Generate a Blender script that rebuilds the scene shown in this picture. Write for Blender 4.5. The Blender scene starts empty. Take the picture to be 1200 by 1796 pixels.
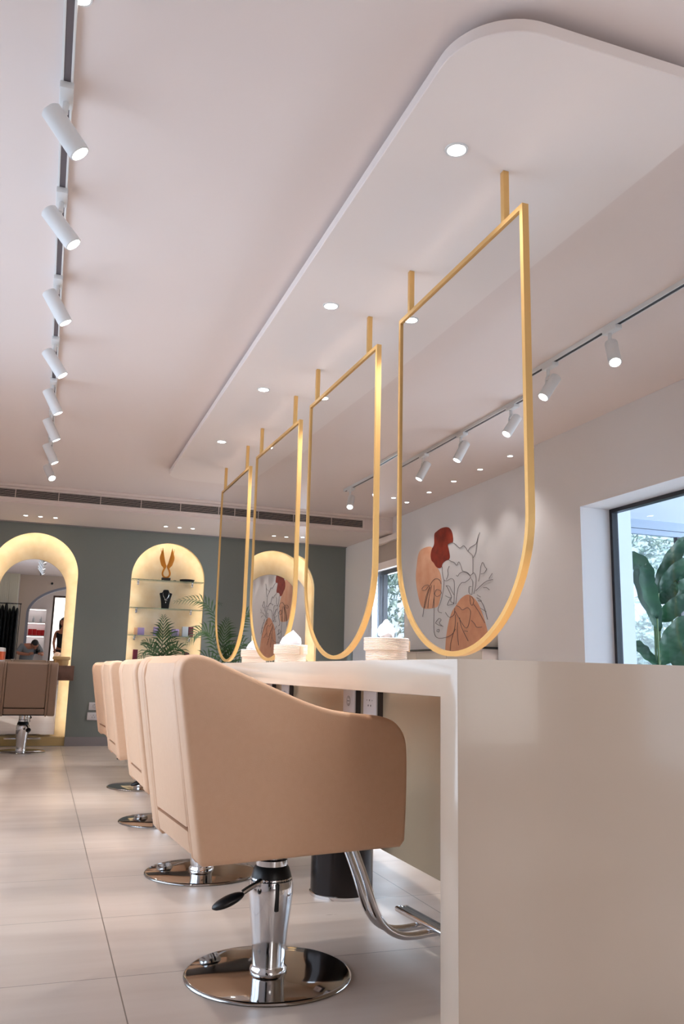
import bpy, bmesh, math, random
from mathutils import Vector, Matrix
R = math.radians
scn = bpy.context.scene
COL = scn.collection

# ------------------------------------------------------------------ camera
FPX, YAW, PITCH, ROLL, CAMH = 1453.2, .3388, .192, .0231, .8681
fw = Vector((math.sin(YAW) * math.cos(PITCH), math.cos(YAW) * math.cos(PITCH), math.sin(PITCH)))
rt = Vector((math.cos(YAW), -math.sin(YAW), 0))
up = rt.cross(fw)
rt2 = math.cos(ROLL) * rt + math.sin(ROLL) * up
up2 = -math.sin(ROLL) * rt + math.cos(ROLL) * up
cd = bpy.data.cameras.new('camera'); cam = bpy.data.objects.new('camera', cd); COL.objects.link(cam)
cd.sensor_fit = 'VERTICAL'; cd.sensor_height = 36; cd.sensor_width = 24
cd.lens = FPX / 1796 * 36
cd.clip_start = .005
m = Matrix((rt2, up2, -fw)).transposed().to_4x4(); m.translation = (0, 0, CAMH)
cam.matrix_world = m
scn.camera = cam

# ------------------------------------------------------------------ colour management, world, lights
vs = scn.view_settings
vs.view_transform = 'Standard'; vs.look = 'None'; vs.gamma = 1; vs.use_curve_mapping = False
vs.exposure = 0.34
scn.cycles.use_denoising = True
scn.cycles.max_bounces = 10; scn.cycles.diffuse_bounces = 5; scn.cycles.glossy_bounces = 6
scn.cycles.transparent_max_bounces = 12; scn.cycles.sample_clamp_indirect = 6
scn.cycles.caustics_reflective = False; scn.cycles.caustics_refractive = False

w = bpy.data.worlds.new('world'); scn.world = w; w.use_nodes = True
bg = w.node_tree.nodes['Background']
bg.inputs[0].default_value = (.72, .84, 1, 1); bg.inputs[1].default_value = 1.3

def light(name, kind, loc, target, energy, col=(1, 1, 1), **kw):
    d = bpy.data.lights.new(name, kind); d.energy = energy; d.color = col
    for k, v in kw.items(): setattr(d, k, v)
    o = bpy.data.objects.new(name, d); COL.objects.link(o); o.location = loc
    o.rotation_euler = (Vector(target) - Vector(loc)).to_track_quat('-Z', 'Y').to_euler()
    return o
light('sun', 'SUN', (4, -6, 12), (9, 9, 0), 3.6, (1, .97, .92), angle=.03)
# daylight through the left, far right and lobby glass, plus added warm fills at end and near right walls (each lamp fills its own opening)
light('window_fill_light', 'AREA', (-1.30, 3.7, 1.15), (1.5, 3.9, .85), 33, (.88, .92, 1), shape='RECTANGLE', size=3.2, size_y=1.7)
light('window_fill_light', 'AREA', (1.6, -3.16, 1.3), (1.6, 2, 1.4), 35, (1, .77, .57), shape='RECTANGLE', size=2.6, size_y=2.0)  # warm fill added for faces turned to the rear, not daylight
light('window_fill_light', 'AREA', (4.0, 9.2, 1.25), (1, 9.0, 1.2), 60, (.84, .91, 1), shape='RECTANGLE', size=1.3, size_y=1.5)
light('window_fill_light', 'AREA', (7.9, 4.0, 1.2), (4, 4.0, 1.3), 190, (.80, .89, 1), shape='RECTANGLE', size=4.2, size_y=2.0)
light('window_fill_light', 'AREA', (3.9, .2, 1.35), (1, .6, 1.2), 5, (1, .80, .62), shape='RECTANGLE', size=3.2, size_y=1.9)  # weak warm fill added at the unseen near right window

# ------------------------------------------------------------------ helpers
def srgb(r, g, b):
    f = lambda c: (c / 255 / 12.92) if c / 255 <= .04045 else ((c / 255 + .055) / 1.055) ** 2.4
    return (f(r), f(g), f(b), 1)
MATS = {}
def mat(name, col, rough=.5, metal=0., spec=.5, noise=None, bump=None, emit=None, coat=0.):
    """principled material; noise=(scale, second colour, amount); bump=(scale, strength)"""
    m = bpy.data.materials.new(name); m.use_nodes = True; nt = m.node_tree; N = nt.nodes; L = nt.links
    b = N['Principled BSDF']
    b.inputs['Base Color'].default_value = col; b.inputs['Roughness'].default_value = rough
    b.inputs['Metallic'].default_value = metal; b.inputs['Specular IOR Level'].default_value = spec
    b.inputs['Coat Weight'].default_value = coat
    tc = N.new('ShaderNodeTexCoord')
    if noise:
        n = N.new('ShaderNodeTexNoise'); n.inputs['Scale'].default_value = noise[0]; n.inputs['Detail'].default_value = 5
        L.new(tc.outputs['Object'], n.inputs['Vector'])
        mr = N.new('ShaderNodeMapRange'); mr.inputs[1].default_value = .35; mr.inputs[2].default_value = .65
        mr.inputs[4].default_value = noise[2]
        L.new(n.outputs['Fac'], mr.inputs[0])
        mx = N.new('ShaderNodeMix'); mx.data_type = 'RGBA'; mx.inputs[6].default_value = col; mx.inputs[7].default_value = noise[1]
        L.new(mr.outputs[0], mx.inputs[0]); L.new(mx.outputs[2], b.inputs['Base Color'])
    if bump:
        n = N.new('ShaderNodeTexNoise'); n.inputs['Scale'].default_value = bump[0]; n.inputs['Detail'].default_value = 3
        L.new(tc.outputs['Object'], n.inputs['Vector'])
        bp = N.new('ShaderNodeBump'); bp.inputs['Strength'].default_value = bump[1]; bp.inputs['Distance'].default_value = .002
        L.new(n.outputs['Fac'], bp.inputs['Height']); L.new(bp.outputs['Normal'], b.inputs['Normal'])
    if emit:
        b.inputs['Emission Color'].default_value = emit[0]; b.inputs['Emission Strength'].default_value = emit[1]
    MATS[name] = m
    return m

M = {}
M['ceiling'] = mat('ceiling_paint', srgb(232, 220, 216), .8)
M['panel'] = mat('panel_paint', srgb(238, 228, 224), .7)
M['wall'] = mat('white_wall_paint', srgb(230, 227, 228), .75)
M['green'] = mat('grey_green_wall_paint', srgb(130, 136, 132), .75, noise=(300, srgb(122, 128, 124), .5))
M['niche'] = mat('gold_plaster', srgb(240, 228, 204), .55, noise=(9, srgb(230, 212, 180), .8), bump=(30, .3))
M['skirt'] = mat('skirting_tile', srgb(142, 136, 138), .4)
M['counter'] = mat('counter_quartz', srgb(216, 200, 184), .16, noise=(1.6, srgb(209, 191, 173), .7), coat=.2)
M['panel_beige'] = mat('gloss_beige_laminate', srgb(190, 172, 146), .18, coat=.3)
M['gold'] = mat('brushed_gold', srgb(226, 184, 118), .38, metal=.6, bump=(120, .15))
M['mirror'] = mat('mirror_glass', (.80, .79, .775, 1), .0, metal=1)
M['chrome'] = mat('chrome', (.74, .74, .76, 1), .07, metal=1)
M['disc_chrome'] = mat('dark_mirror_chrome', (.42, .41, .40, 1), .05, metal=1)
M['black'] = mat('black_plastic', srgb(22, 22, 24), .35)
M['dark_steel'] = mat('dark_bin_steel', srgb(46, 42, 42), .22, metal=.8)
M['leather'] = mat('beige_leather', srgb(224, 184, 152), .48, noise=(60, srgb(220, 178, 145), .5), bump=(420, .25))
M['taupe'] = mat('taupe_leather', srgb(150, 124, 106), .5, bump=(420, .25))
M['white_metal'] = mat('white_track_metal', srgb(226, 226, 226), .35)
M['grey_slot'] = mat('track_slot_grey', srgb(96, 88, 92), .5)
M['dark_slot'] = mat('track_slot_dark', srgb(40, 40, 44), .5)
M['lamp'] = mat('lamp_lens', (1, 1, 1, 1), .4, emit=((1, .98, .96, 1), 14))
M['led'] = mat('warm_led_strip', (1, .8, .5, 1), .4, emit=((1, .85, .64, 1), 15))
M['vent_dark'] = mat('vent_void', srgb(34, 33, 34), .8)
M['vent'] = mat('vent_metal', srgb(206, 196, 192), .5)
M['wood'] = mat('brown_wood', srgb(118, 84, 70), .45, noise=(14, srgb(92, 64, 54), .9))
M['rope'] = mat('cream_rope', srgb(236, 220, 208), .85, bump=(200, .5))
M['tan'] = mat('tan_tag', srgb(206, 178, 150), .7)
M['tissue'] = mat('tissue_paper', srgb(244, 242, 246), .9)
M['socket'] = mat('socket_plastic', srgb(228, 224, 226), .35)
M['socket_dark'] = mat('socket_holes', srgb(70, 64, 64), .5)
M['leaf'] = mat('palm_leaf', srgb(46, 78, 44), .45, noise=(12, srgb(70, 100, 56), .8))
M['banana'] = mat('broad_leaf', srgb(52, 92, 70), .32, noise=(6, srgb(62, 116, 74), .7))
M['stem'] = mat('leaf_stem', srgb(88, 110, 60), .5)
M['pot'] = mat('grey_planter', srgb(120, 118, 116), .6)
M['soil'] = mat('planter_soil', srgb(50, 38, 30), .9)
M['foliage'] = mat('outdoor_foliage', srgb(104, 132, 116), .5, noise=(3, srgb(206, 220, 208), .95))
M['trunk'] = mat('tree_bark', srgb(90, 76, 62), .8)
M['paving'] = mat('outdoor_paving', srgb(176, 176, 172), .8)
M['frame_black'] = mat('black_window_frame', srgb(34, 34, 40), .4)
M['frame_brown'] = mat('dark_brown_frame', srgb(66, 50, 46), .4)
M['shelf_glass'] = mat('green_edge_glass', srgb(170, 205, 190), .08, spec=.8)
M['shelf_glass'].node_tree.nodes['Principled BSDF'].inputs['Transmission Weight'].default_value = .75
M['statue'] = mat('gold_statue', srgb(190, 124, 40), .35, metal=.6)
M['velvet'] = mat('black_velvet', srgb(16, 15, 17), .9)
M['silver'] = mat('silver_necklace', (.85, .85, .85, 1), .15, metal=1)
M['lilac'] = mat('lilac_card', srgb(176, 156, 206), .5)
M['peachbox'] = mat('peach_card', srgb(224, 180, 146), .5)
M['palebox'] = mat('pale_card', srgb(196, 204, 210), .5)
M['maroon'] = mat('maroon_card', srgb(110, 34, 56), .4)
M['red'] = mat('red_card', srgb(206, 20, 32), .45)
M['orange'] = mat('orange_label', srgb(236, 104, 44), .4)
M['whitebox'] = mat('white_plastic', srgb(236, 232, 232), .4)
M['basket_tan'] = mat('woven_tan', srgb(206, 172, 124), .8, bump=(160, .6))
M['p_rust'] = mat('rust_red_paint', srgb(158, 50, 26), .6, noise=(9, srgb(120, 34, 20), .8))
M['p_peach'] = mat('peach_paint', srgb(238, 182, 150), .65, noise=(7, srgb(226, 162, 128), .8))
M['p_peach2'] = mat('dusty_peach_paint', srgb(232, 170, 134), .65, noise=(7, srgb(216, 150, 118), .8))
M['p_line'] = mat('charcoal_line_paint', srgb(104, 96, 98), .6)
M['cape'] = mat('black_cape_cloth', srgb(18, 16, 17), .8)
M['skin'] = mat('skin', srgb(176, 116, 88), .55)
M['hair'] = mat('black_hair', srgb(14, 12, 13), .5)
M['tshirt'] = mat('grey_tshirt', srgb(128, 132, 134), .85)
M['trousers'] = mat('dark_trousers', srgb(34, 34, 42), .85)
M['top_black'] = mat('black_top_cloth', srgb(24, 22, 24), .85)
M['curtain'] = mat('sheer_curtain', srgb(214, 222, 236), .8)
M['slat'] = mat('cream_slats', srgb(246, 242, 222), .6)
M['paleblind'] = mat('beige_blind', srgb(176, 164, 156), .8)
M['rubber'] = mat('grey_rubber', srgb(110, 108, 108), .6)

M['plinth'] = mat('glossy_tan_tile', srgb(190, 164, 110), .12, coat=.5)
M['lobby'] = mat('lobby_white_paint', srgb(224, 230, 238), .7)
M['console'] = mat('console_beige', srgb(206, 196, 184), .5)
M['darkgreen'] = mat('dark_green_card', srgb(40, 58, 48), .5)
M['arch_wall'] = mat('warm_beige_paint', srgb(214, 198, 182), .8)
M['arch_lining'] = mat('grey_blue_paint', srgb(150, 154, 166), .7)
M['lintel'] = mat('blue_grey_lintel', srgb(160, 172, 190), .6)
M['lips'] = mat('lips', srgb(160, 84, 76), .5)
M['coollamp'] = mat('cool_shelf_light', (1, 1, 1, 1), .4, emit=((1, .95, .96, 1), 6))

def glass_mat(name, tint, refl=.12):
    m = bpy.data.materials.new(name); m.use_nodes = True; nt = m.node_tree; N = nt.nodes; L = nt.links
    N.remove(N['Principled BSDF'])
    t = N.new('ShaderNodeBsdfTransparent'); t.inputs[0].default_value = tint
    g = N.new('ShaderNodeBsdfGlossy'); g.inputs['Roughness'].default_value = 0.02
    lw = N.new('ShaderNodeLayerWeight'); lw.inputs[0].default_value = .5
    pw = N.new('ShaderNodeMath'); pw.operation = 'POWER'; L.new(lw.outputs['Facing'], pw.inputs[0]); pw.inputs[1].default_value = 4
    fr = N.new('ShaderNodeMapRange'); fr.inputs[3].default_value = .025; fr.inputs[4].default_value = .6; L.new(pw.outputs[0], fr.inputs[0])
    mx = N.new('ShaderNodeMixShader'); L.new(fr.outputs[0], mx.inputs[0]); L.new(t.outputs[0], mx.inputs[1]); L.new(g.outputs[0], mx.inputs[2])
    L.new(mx.outputs[0], N['Material Output'].inputs[0]); return m
M['pane'] = glass_mat('window_glass', (.93, .97, 1, 1))

def floor_mat():
    m = bpy.data.materials.new('floor_tiles'); m.use_nodes = True; nt = m.node_tree; N = nt.nodes; L = nt.links
    b = N['Principled BSDF']; tc = N.new('ShaderNodeTexCoord'); sp = N.new('ShaderNodeSeparateXYZ')
    L.new(tc.outputs['Object'], sp.inputs[0])
    def math_(op, a, bb=None):
        n = N.new('ShaderNodeMath'); n.operation = op
        for i, v in enumerate((a, bb)):
            if v is None: continue
            if isinstance(v, (int, float)): n.inputs[i].default_value = v
            else: L.new(v, n.inputs[i])
        return n.outputs[0]
    def groove(axis, off, pitch, wd):
        d = math_('MODULO', math_('ADD', sp.outputs[axis], 60 * pitch - off), pitch)
        return math_('LESS_THAN', math_('MINIMUM', d, math_('SUBTRACT', pitch, d)), wd)
    gx = groove(0, .279, 1.2, .0018); gy = groove(1, 2.6417 - 1.2, .6, .0016)
    g = math_('MAXIMUM', gx, gy)
    mp = N.new('ShaderNodeMapping'); mp.inputs['Scale'].default_value = (.8, 5, 1); L.new(tc.outputs['Object'], mp.inputs[0])
    n = N.new('ShaderNodeTexNoise'); n.inputs['Scale'].default_value = 1.6; n.inputs['Detail'].default_value = 6; L.new(mp.outputs[0], n.inputs['Vector'])
    mr = N.new('ShaderNodeMapRange'); mr.inputs[1].default_value = .3; mr.inputs[2].default_value = .7; L.new(n.outputs['Fac'], mr.inputs[0])
    mx = N.new('ShaderNodeMix'); mx.data_type = 'RGBA'; mx.inputs[6].default_value = srgb(198, 184, 174); mx.inputs[7].default_value = srgb(186, 170, 159)
    L.new(mr.outputs[0], mx.inputs[0])
    m2 = N.new('ShaderNodeMix'); m2.data_type = 'RGBA'; L.new(g, m2.inputs[0]); L.new(mx.outputs[2], m2.inputs[6]); m2.inputs[7].default_value = srgb(112, 100, 92)
    L.new(m2.outputs[2], b.inputs['Base Color'])
    rr = N.new('ShaderNodeMapRange'); rr.inputs[3].default_value = .24; rr.inputs[4].default_value = .36; L.new(n.outputs['Fac'], rr.inputs[0])
    L.new(rr.outputs[0], b.inputs['Roughness']); b.inputs['Specular IOR Level'].default_value = .45
    return m
M['floor'] = floor_mat()

def tag(o, label=None, cat=None, group=None, kind=None):
    if label: o['label'] = label
    if cat: o['category'] = cat
    if group: o['group'] = group
    if kind: o['kind'] = kind
    return o
def link(name, me, mt, parent=None, label=None, smooth=True, ang=35):
    for p in me.polygons: p.use_smooth = smooth
    if smooth: me.set_sharp_from_angle(angle=R(ang))
    if mt: me.materials.append(M[mt] if isinstance(mt, str) else mt)
    o = bpy.data.objects.new(name, me); COL.objects.link(o)
    if parent: o.parent = parent
    if label: o['label'] = label
    return o
def empty(name, loc, rz=0, label=None, cat=None, group=None):
    o = bpy.data.objects.new(name, None); o.empty_display_size = .1; COL.objects.link(o)
    o.location = loc; o.rotation_euler = (0, 0, rz)
    return tag(o, label, cat, group)
def copy_tree(o, parent=None):
    c = o.copy(); COL.objects.link(c)
    if parent: c.parent = parent
    for ch in list(o.children): copy_tree(ch, c)
    return c

class MB:
    def __init__(s): s.bm = bmesh.new()
    def add(s, other, mx=None):
        if mx: bmesh.ops.transform(other, matrix=mx, verts=other.verts)
        me = bpy.data.meshes.new('t'); other.to_mesh(me); other.free(); s.bm.from_mesh(me); bpy.data.meshes.remove(me); return s
    def box(s, c0, c1, bev=0, seg=2, mx=None):
        b = bmesh.new(); bmesh.ops.create_cube(b, size=1)
        c = [(a + d) / 2 for a, d in zip(c0, c1)]; sz = [abs(d - a) for a, d in zip(c0, c1)]
        for v in b.verts: v.co = Vector([v.co[i] * sz[i] + c[i] for i in range(3)])
        if bev: bmesh.ops.bevel(b, geom=b.edges[:], offset=bev, segments=seg, affect='EDGES', profile=.5, clamp_overlap=True)
        return s.add(b, mx)
    def prism(s, pts, axis, a, b_, bev=0, seg=3, mx=None):
        """outline pts (2D) in the plane normal to axis, extruded from a to b_"""
        b = bmesh.new()
        def P(u, v, w): return {'X': (w, u, v), 'Y': (u, w, v), 'Z': (u, v, w)}[axis]
        lo = [b.verts.new(P(u, v, a)) for u, v in pts]; hi = [b.verts.new(P(u, v, b_)) for u, v in pts]
        f1 = b.faces.new(lo); f2 = b.faces.new(hi[::-1]); n = len(pts)
        for i in range(n): b.faces.new((lo[i], hi[i], hi[(i + 1) % n], lo[(i + 1) % n]))
        bmesh.ops.recalc_face_normals(b, faces=b.faces[:])
        if bev:
            es = list({e for f in (f1, f2) for e in f.edges})
            bmesh.ops.bevel(b, geom=es, offset=bev, segments=seg, affect='EDGES', profile=.5, clamp_overlap=True)
        return s.add(b, mx)
    def cyl(s, p0, p1, r0, r1=None, n=24, caps=True):
        r1 = r0 if r1 is None else r1
        return s.lathe_axis(p0, p1, [(r0, 0), (r1, 1)], n, caps)
    def lathe_axis(s, p0, p1, prof, n=32, caps=True):
        p0 = Vector(p0); p1 = Vector(p1); d = p1 - p0; q = Vector((0, 0, 1)).rotation_difference(d.normalized()); L_ = d.length
        b = bmesh.new(); rings = []
        for r, t in prof:
            rings.append([b.verts.new(p0 + q @ Vector((r * math.cos(2 * math.pi * k / n), r * math.sin(2 * math.pi * k / n), t * L_))) for k in range(n)])
        for A, B in zip(rings, rings[1:]):
            for k in range(n): b.faces.new((A[k], A[(k + 1) % n], B[(k + 1) % n], B[k]))
        if caps: b.faces.new(rings[0][::-1]); b.faces.new(rings[-1])
        bmesh.ops.recalc_face_normals(b, faces=b.faces[:])
        return s.add(b)
    def lathe(s, prof, n=40, c=(0, 0), caps=True):
        return s.lathe_axis((c[0], c[1], 0), (c[0], c[1], 1), [(r, z) for r, z in prof], n, caps)
    def tube(s, pts, r, n=10, caps=True):
        pts = [Vector(p) for p in pts]; b = bmesh.new(); rings = []; prev = None
        rr = r if isinstance(r, (list, tuple)) else [r] * len(pts)
        for i, p in enumerate(pts):
            t = (pts[min(i + 1, len(pts) - 1)] - pts[max(i - 1, 0)]).normalized()
            if prev is None:
                a = Vector((0, 0, 1)) if abs(t.z) < .9 else Vector((1, 0, 0)); u = t.cross(a).normalized()
            else: u = (prev - t * prev.dot(t)).normalized()
            prev = u; v = t.cross(u)
            rings.append([b.verts.new(p + rr[i] * (math.cos(2 * math.pi * k / n) * u + math.sin(2 * math.pi * k / n) * v)) for k in range(n)])
        for A, B in zip(rings, rings[1:]):
            for k in range(n): b.faces.new((A[k], A[(k + 1) % n], B[(k + 1) % n], B[k]))
        if caps: b.faces.new(rings[0][::-1]); b.faces.new(rings[-1])
        bmesh.ops.recalc_face_normals(b, faces=b.faces[:])
        return s.add(b)
    def ball(s, c, r, seg=16, mx=None):
        b = bmesh.new(); bmesh.ops.create_uvsphere(b, u_segments=seg, v_segments=seg // 2 + 2, radius=1)
        rr = r if isinstance(r, (tuple, list)) else (r, r, r)
        for v in b.verts: v.co = Vector((v.co[0] * rr[0], v.co[1] * rr[1], v.co[2] * rr[2]))
        if mx: bmesh.ops.transform(b, matrix=mx, verts=b.verts)
        bmesh.ops.translate(b, vec=Vector(c), verts=b.verts)
        return s.add(b)
    def build(s, name, mt, parent=None, label=None, smooth=True, ang=35):
        me = bpy.data.meshes.new(name); s.bm.to_mesh(me); s.bm.free()
        return link(name, me, mt, parent, label, smooth, ang)

def catmull(pts, n=8, closed=False):
    out = []; N_ = len(pts); rng = range(N_ if closed else N_ - 1)
    for i in rng:
        if closed: p = [pts[(i + k - 1) % N_] for k in range(4)]
        else: p = [pts[max(0, min(N_ - 1, i + k - 1))] for k in range(4)]
        for j in range(n):
            t = j / n
            out.append(tuple(.5 * ((2 * p[1][d]) + (-p[0][d] + p[2][d]) * t + (2 * p[0][d] - 5 * p[1][d] + 4 * p[2][d] - p[3][d]) * t * t + (-p[0][d] + 3 * p[1][d] - 3 * p[2][d] + p[3][d]) * t ** 3) for d in range(len(p[0]))))
    if not closed: out.append(tuple(pts[-1]))
    return out
def struct(name, mb, mt, smooth=False):
    return tag(mb.build(name, mt, smooth=smooth), kind='structure')

PAINT_SHAPES = {'rust': [(7.552, 2.366), (7.478, 2.338), (7.426, 2.281), (7.412, 2.196), (7.468, 2.187), (7.527, 2.178), (7.5, 2.111), (7.484, 2.05), (7.511, 2.024), (7.586, 2.019), (7.65, 1.997), (7.672, 1.965), (7.732, 1.961), (7.794, 1.983), (7.851, 2.03), (7.908, 2.067), (7.927, 2.125), (7.897, 2.183), (7.844, 2.227), (7.84, 2.307), (7.829, 2.341), (7.772, 2.358), (7.672, 2.373)], 'oval': [(8.002, 2.222), (7.897, 2.198), (7.885, 2.12), (7.839, 2.023), (7.749, 1.953), (7.694, 1.888), (7.673, 1.778), (7.705, 1.644), (7.76, 1.569), (7.872, 1.557), (7.998, 1.557), (8.116, 1.573), (8.188, 1.628), (8.25, 1.736), (8.293, 1.855), (8.302, 1.961), (8.279, 2.064), (8.243, 2.165), (8.169, 2.213)], 'mound': [(7.589, 1.12), (7.567, 1.252), (7.514, 1.391), (7.441, 1.491), (7.349, 1.551), (7.249, 1.609), (7.132, 1.637), (7.037, 1.62), (6.945, 1.568), (6.883, 1.511), (6.822, 1.428), (6.771, 1.347), (6.729, 1.259), (6.705, 1.172), (6.7, 1.053), (7.16, 0.987), (7.599, 1.026)]}
PAINT_LINES = [[(7.527, 2.178), (7.458, 2.188), (7.385, 2.175), (7.314, 2.134), (7.264, 2.111), (7.224, 2.113), (7.184, 2.122), (7.136, 2.096), (7.088, 2.053), (7.012, 2.011), (6.994, 1.981), (6.993, 1.825)],
 [(7.511, 2.024), (7.448, 1.998), (7.386, 1.981), (7.326, 1.945), (7.285, 1.974), (7.246, 1.941), (7.207, 1.875)],
 [(7.088, 2.057), (7.049, 2.085), (6.955, 2.1), (6.917, 2.117), (6.889, 2.168), (6.857, 2.205)],
 [(6.889, 2.168), (6.914, 2.099), (6.937, 2.02), (6.985, 1.98)],
 [(7.207, 1.875), (7.11, 1.851), (7.044, 1.817), (6.978, 1.833), (6.938, 1.792), (6.943, 1.712), (6.981, 1.634)],
 [(7.337, 1.847), (7.307, 1.834), (7.266, 1.858), (7.187, 1.864), (7.091, 1.835), (7.044, 1.794), (7.15, 1.76), (7.228, 1.761), (7.298, 1.716), (7.328, 1.643), (7.349, 1.56)],
 [(7.651, 1.967), (7.64, 1.892), (7.608, 1.825), (7.533, 1.813), (7.449, 1.825), (7.388, 1.799), (7.378, 1.713), (7.39, 1.563)],
 [(7.49, 1.954), (7.522, 1.919), (7.516, 1.87), (7.554, 1.825)],
 [(7.608, 1.83), (7.619, 1.734), (7.662, 1.64), (7.705, 1.585), (7.745, 1.539), (7.727, 1.508), (7.662, 1.495)],
 [(7.673, 1.792), (7.705, 1.835), (7.794, 1.858), (7.873, 1.841), (7.941, 1.792), (8.045, 1.669), (8.115, 1.481)],
 [(8.141, 1.779), (8.07, 1.809), (7.964, 1.804), (8.046, 1.761), (8.141, 1.769)],
 [(7.827, 1.702), (7.783, 1.743), (7.684, 1.72), (7.673, 1.69), (7.771, 1.668), (7.827, 1.702)],
 [(7.839, 1.793), (7.838, 1.555), (7.842, 1.378), (7.826, 1.289), (7.771, 1.249), (7.663, 1.238), (7.515, 1.25), (7.412, 1.279), (7.361, 1.319)],
 [(7.804, 1.401), (7.727, 1.44), (7.673, 1.423), (7.716, 1.391), (7.63, 1.354)],
 [(7.804, 1.396), (7.727, 1.373), (7.641, 1.359)],
 [(7.771, 1.326), (7.717, 1.329), (7.727, 1.303), (7.782, 1.317)],
 [(7.565, 1.763), (7.492, 1.752), (7.44, 1.704), (7.389, 1.657)],
 [(7.576, 1.663), (7.513, 1.643), (7.44, 1.638), (7.513, 1.725), (7.559, 1.763)],
 [(7.44, 1.638), (7.461, 1.597), (7.39, 1.573), (7.472, 1.564), (7.534, 1.568), (7.471, 1.626)],
 [(7.577, 1.495), (7.493, 1.442), (7.39, 1.46), (7.37, 1.524)],
 [(7.339, 1.546), (7.27, 1.527), (7.211, 1.496), (7.115, 1.512), (7.049, 1.477), (7.059, 1.414), (7.098, 1.335), (7.155, 1.324), (7.232, 1.378), (7.37, 1.496)],
 [(7.074, 1.71), (7.027, 1.706)],
 [(7.025, 1.783), (6.998, 1.735), (7.018, 1.628)],
 [(7.074, 1.705), (7.075, 1.651), (7.028, 1.629)],
 [(7.056, 1.622), (7.048, 1.549), (7.011, 1.528), (6.982, 1.571), (7.028, 1.611)],
 [(6.887, 1.743), (6.859, 1.811), (6.839, 1.881), (6.803, 1.913), (6.759, 1.863), (6.733, 1.843), (6.778, 1.812), (6.841, 1.808)],
 [(6.944, 1.658), (6.852, 1.695), (6.745, 1.729), (6.623, 1.735)],
 [(6.692, 1.75), (6.631, 1.792)],
 [(6.799, 1.677), (6.737, 1.671), (6.686, 1.647)],
 [(6.917, 1.62), (6.854, 1.593)],
 [(6.927, 1.594), (6.837, 1.556), (6.9, 1.561)],
 [(6.846, 1.557), (6.785, 1.495), (6.726, 1.379)],
 [(6.983, 1.535), (6.875, 1.448), (6.779, 1.351)],
 [(6.856, 1.491), (6.751, 1.45)],
 [(7.36, 1.458), (7.371, 1.338), (7.453, 1.201), (7.474, 1.109)],
 [(7.271, 1.426), (7.233, 1.332), (7.1, 1.196)],
 [(7.311, 1.381), (7.322, 1.29), (7.293, 1.16)],
 [(7.032, 1.386), (6.968, 1.351), (6.932, 1.319), (6.833, 1.315)],
 [(7.175, 1.293), (7.108, 1.286)],
 [(7.93, 1.781), (7.999, 1.696), (8.068, 1.569)],
 [(7.895, 1.798), (7.964, 1.663), (7.986, 1.564)],
 [(7.838, 1.673), (7.872, 1.557)]]

# ------------------------------------------------------------------ room shell
ZC, ZS, D = 2.68, 2.485, 10.035
XL, XR, XR2 = -1.05, 3.55, 3.75
struct('floor', MB().box((XL - .25, -3.3, -.12), (XR2 + .06, D + .4, 0)), 'floor')
struct('ceiling', MB().box((XL - .25, -3.3, ZC), (XR2 + .3, D + .4, ZC + .12)), 'ceiling')
ARCHES = [(-.16, .475, 1.899), (1.352, .435, 1.927), (2.82, .42, 1.934)]
def arch_pts(cx, r, zc, z0=0., n=40, grow=0.):
    r += grow
    return [(cx - r, z0)] + [(cx - r * math.cos(math.pi * k / n), zc + r * math.sin(math.pi * k / n)) for k in range(n + 1)] + [(cx + r, z0)]
def holed_face(outer, holes, y, thick):
    b = bmesh.new(); es = []
    for loop in [outer] + holes:
        vs_ = [b.verts.new((x, y, z)) for x, z in loop]
        es += [b.edges.new((vs_[i], vs_[(i + 1) % len(vs_)])) for i in range(len(vs_))]
    bmesh.ops.triangle_fill(b, edges=es, use_beauty=True)
    ret = bmesh.ops.extrude_face_region(b, geom=b.faces[:])
    bmesh.ops.translate(b, vec=(0, thick, 0), verts=[v for v in ret['geom'] if isinstance(v, bmesh.types.BMVert)])
    bmesh.ops.recalc_face_normals(b, faces=b.faces[:]); return b
mb = MB()
holes = [arch_pts(*ARCHES[0], z0=.004), arch_pts(*ARCHES[1], z0=.5), arch_pts(*ARCHES[2], z0=.004)]
mb.add(holed_face([(XL - .2, 0), (XL - .2, ZC), (XR2 + .2, ZC), (XR2 + .2, 0)], holes, D, .03))
struct('wall_far', mb, 'green')
NDEP = (.17, .19, .17)
for i, (a, z0, dep) in enumerate(zip(ARCHES, (0, .5, 0), NDEP)):
    b = bmesh.new(); pts = arch_pts(*a, z0=z0, grow=.022)
    f = [b.verts.new((x, D + .03, z)) for x, z in pts]; k = [b.verts.new((x, D + dep, z)) for x, z in pts]
    b.faces.new(k); n = len(pts)
    for j in range(n): b.faces.new((f[j], f[(j + 1) % n], k[(j + 1) % n], k[j]))
    bmesh.ops.recalc_face_normals(b, faces=b.faces[:]); bmesh.ops.reverse_faces(b, faces=b.faces[:])
    tag(MB().add(b).build('wall_niche', 'niche', smooth=True, ang=30), kind='structure')
    pth = [(x, D + .046, z) for x, z in arch_pts(a[0], a[1], a[2], z0=max(z0, .0) + .13, grow=.013)]
    tag(MB().tube(pth, .005, 6).build('led_strip', 'led'), ['warm light strip hidden round the rim of the left arched mirror niche', 'warm light strip hidden round the rim of the arched shelf niche', 'warm light strip hidden round the rim of the right arched mirror niche'][i], 'light strip', 'light strips around the arched niches')
struct('wall_left', MB().box((XL - .12, 5.4, 0), (XL, D, ZC)).box((XL - .12, -3.3, 0), (XL, 2.0, ZC)).box((XL - .12, 2.0, 0), (XL, 5.4, .3)).box((XL - .12, 2.0, 2.38), (XL, 5.4, ZC)), 'wall')
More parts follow.
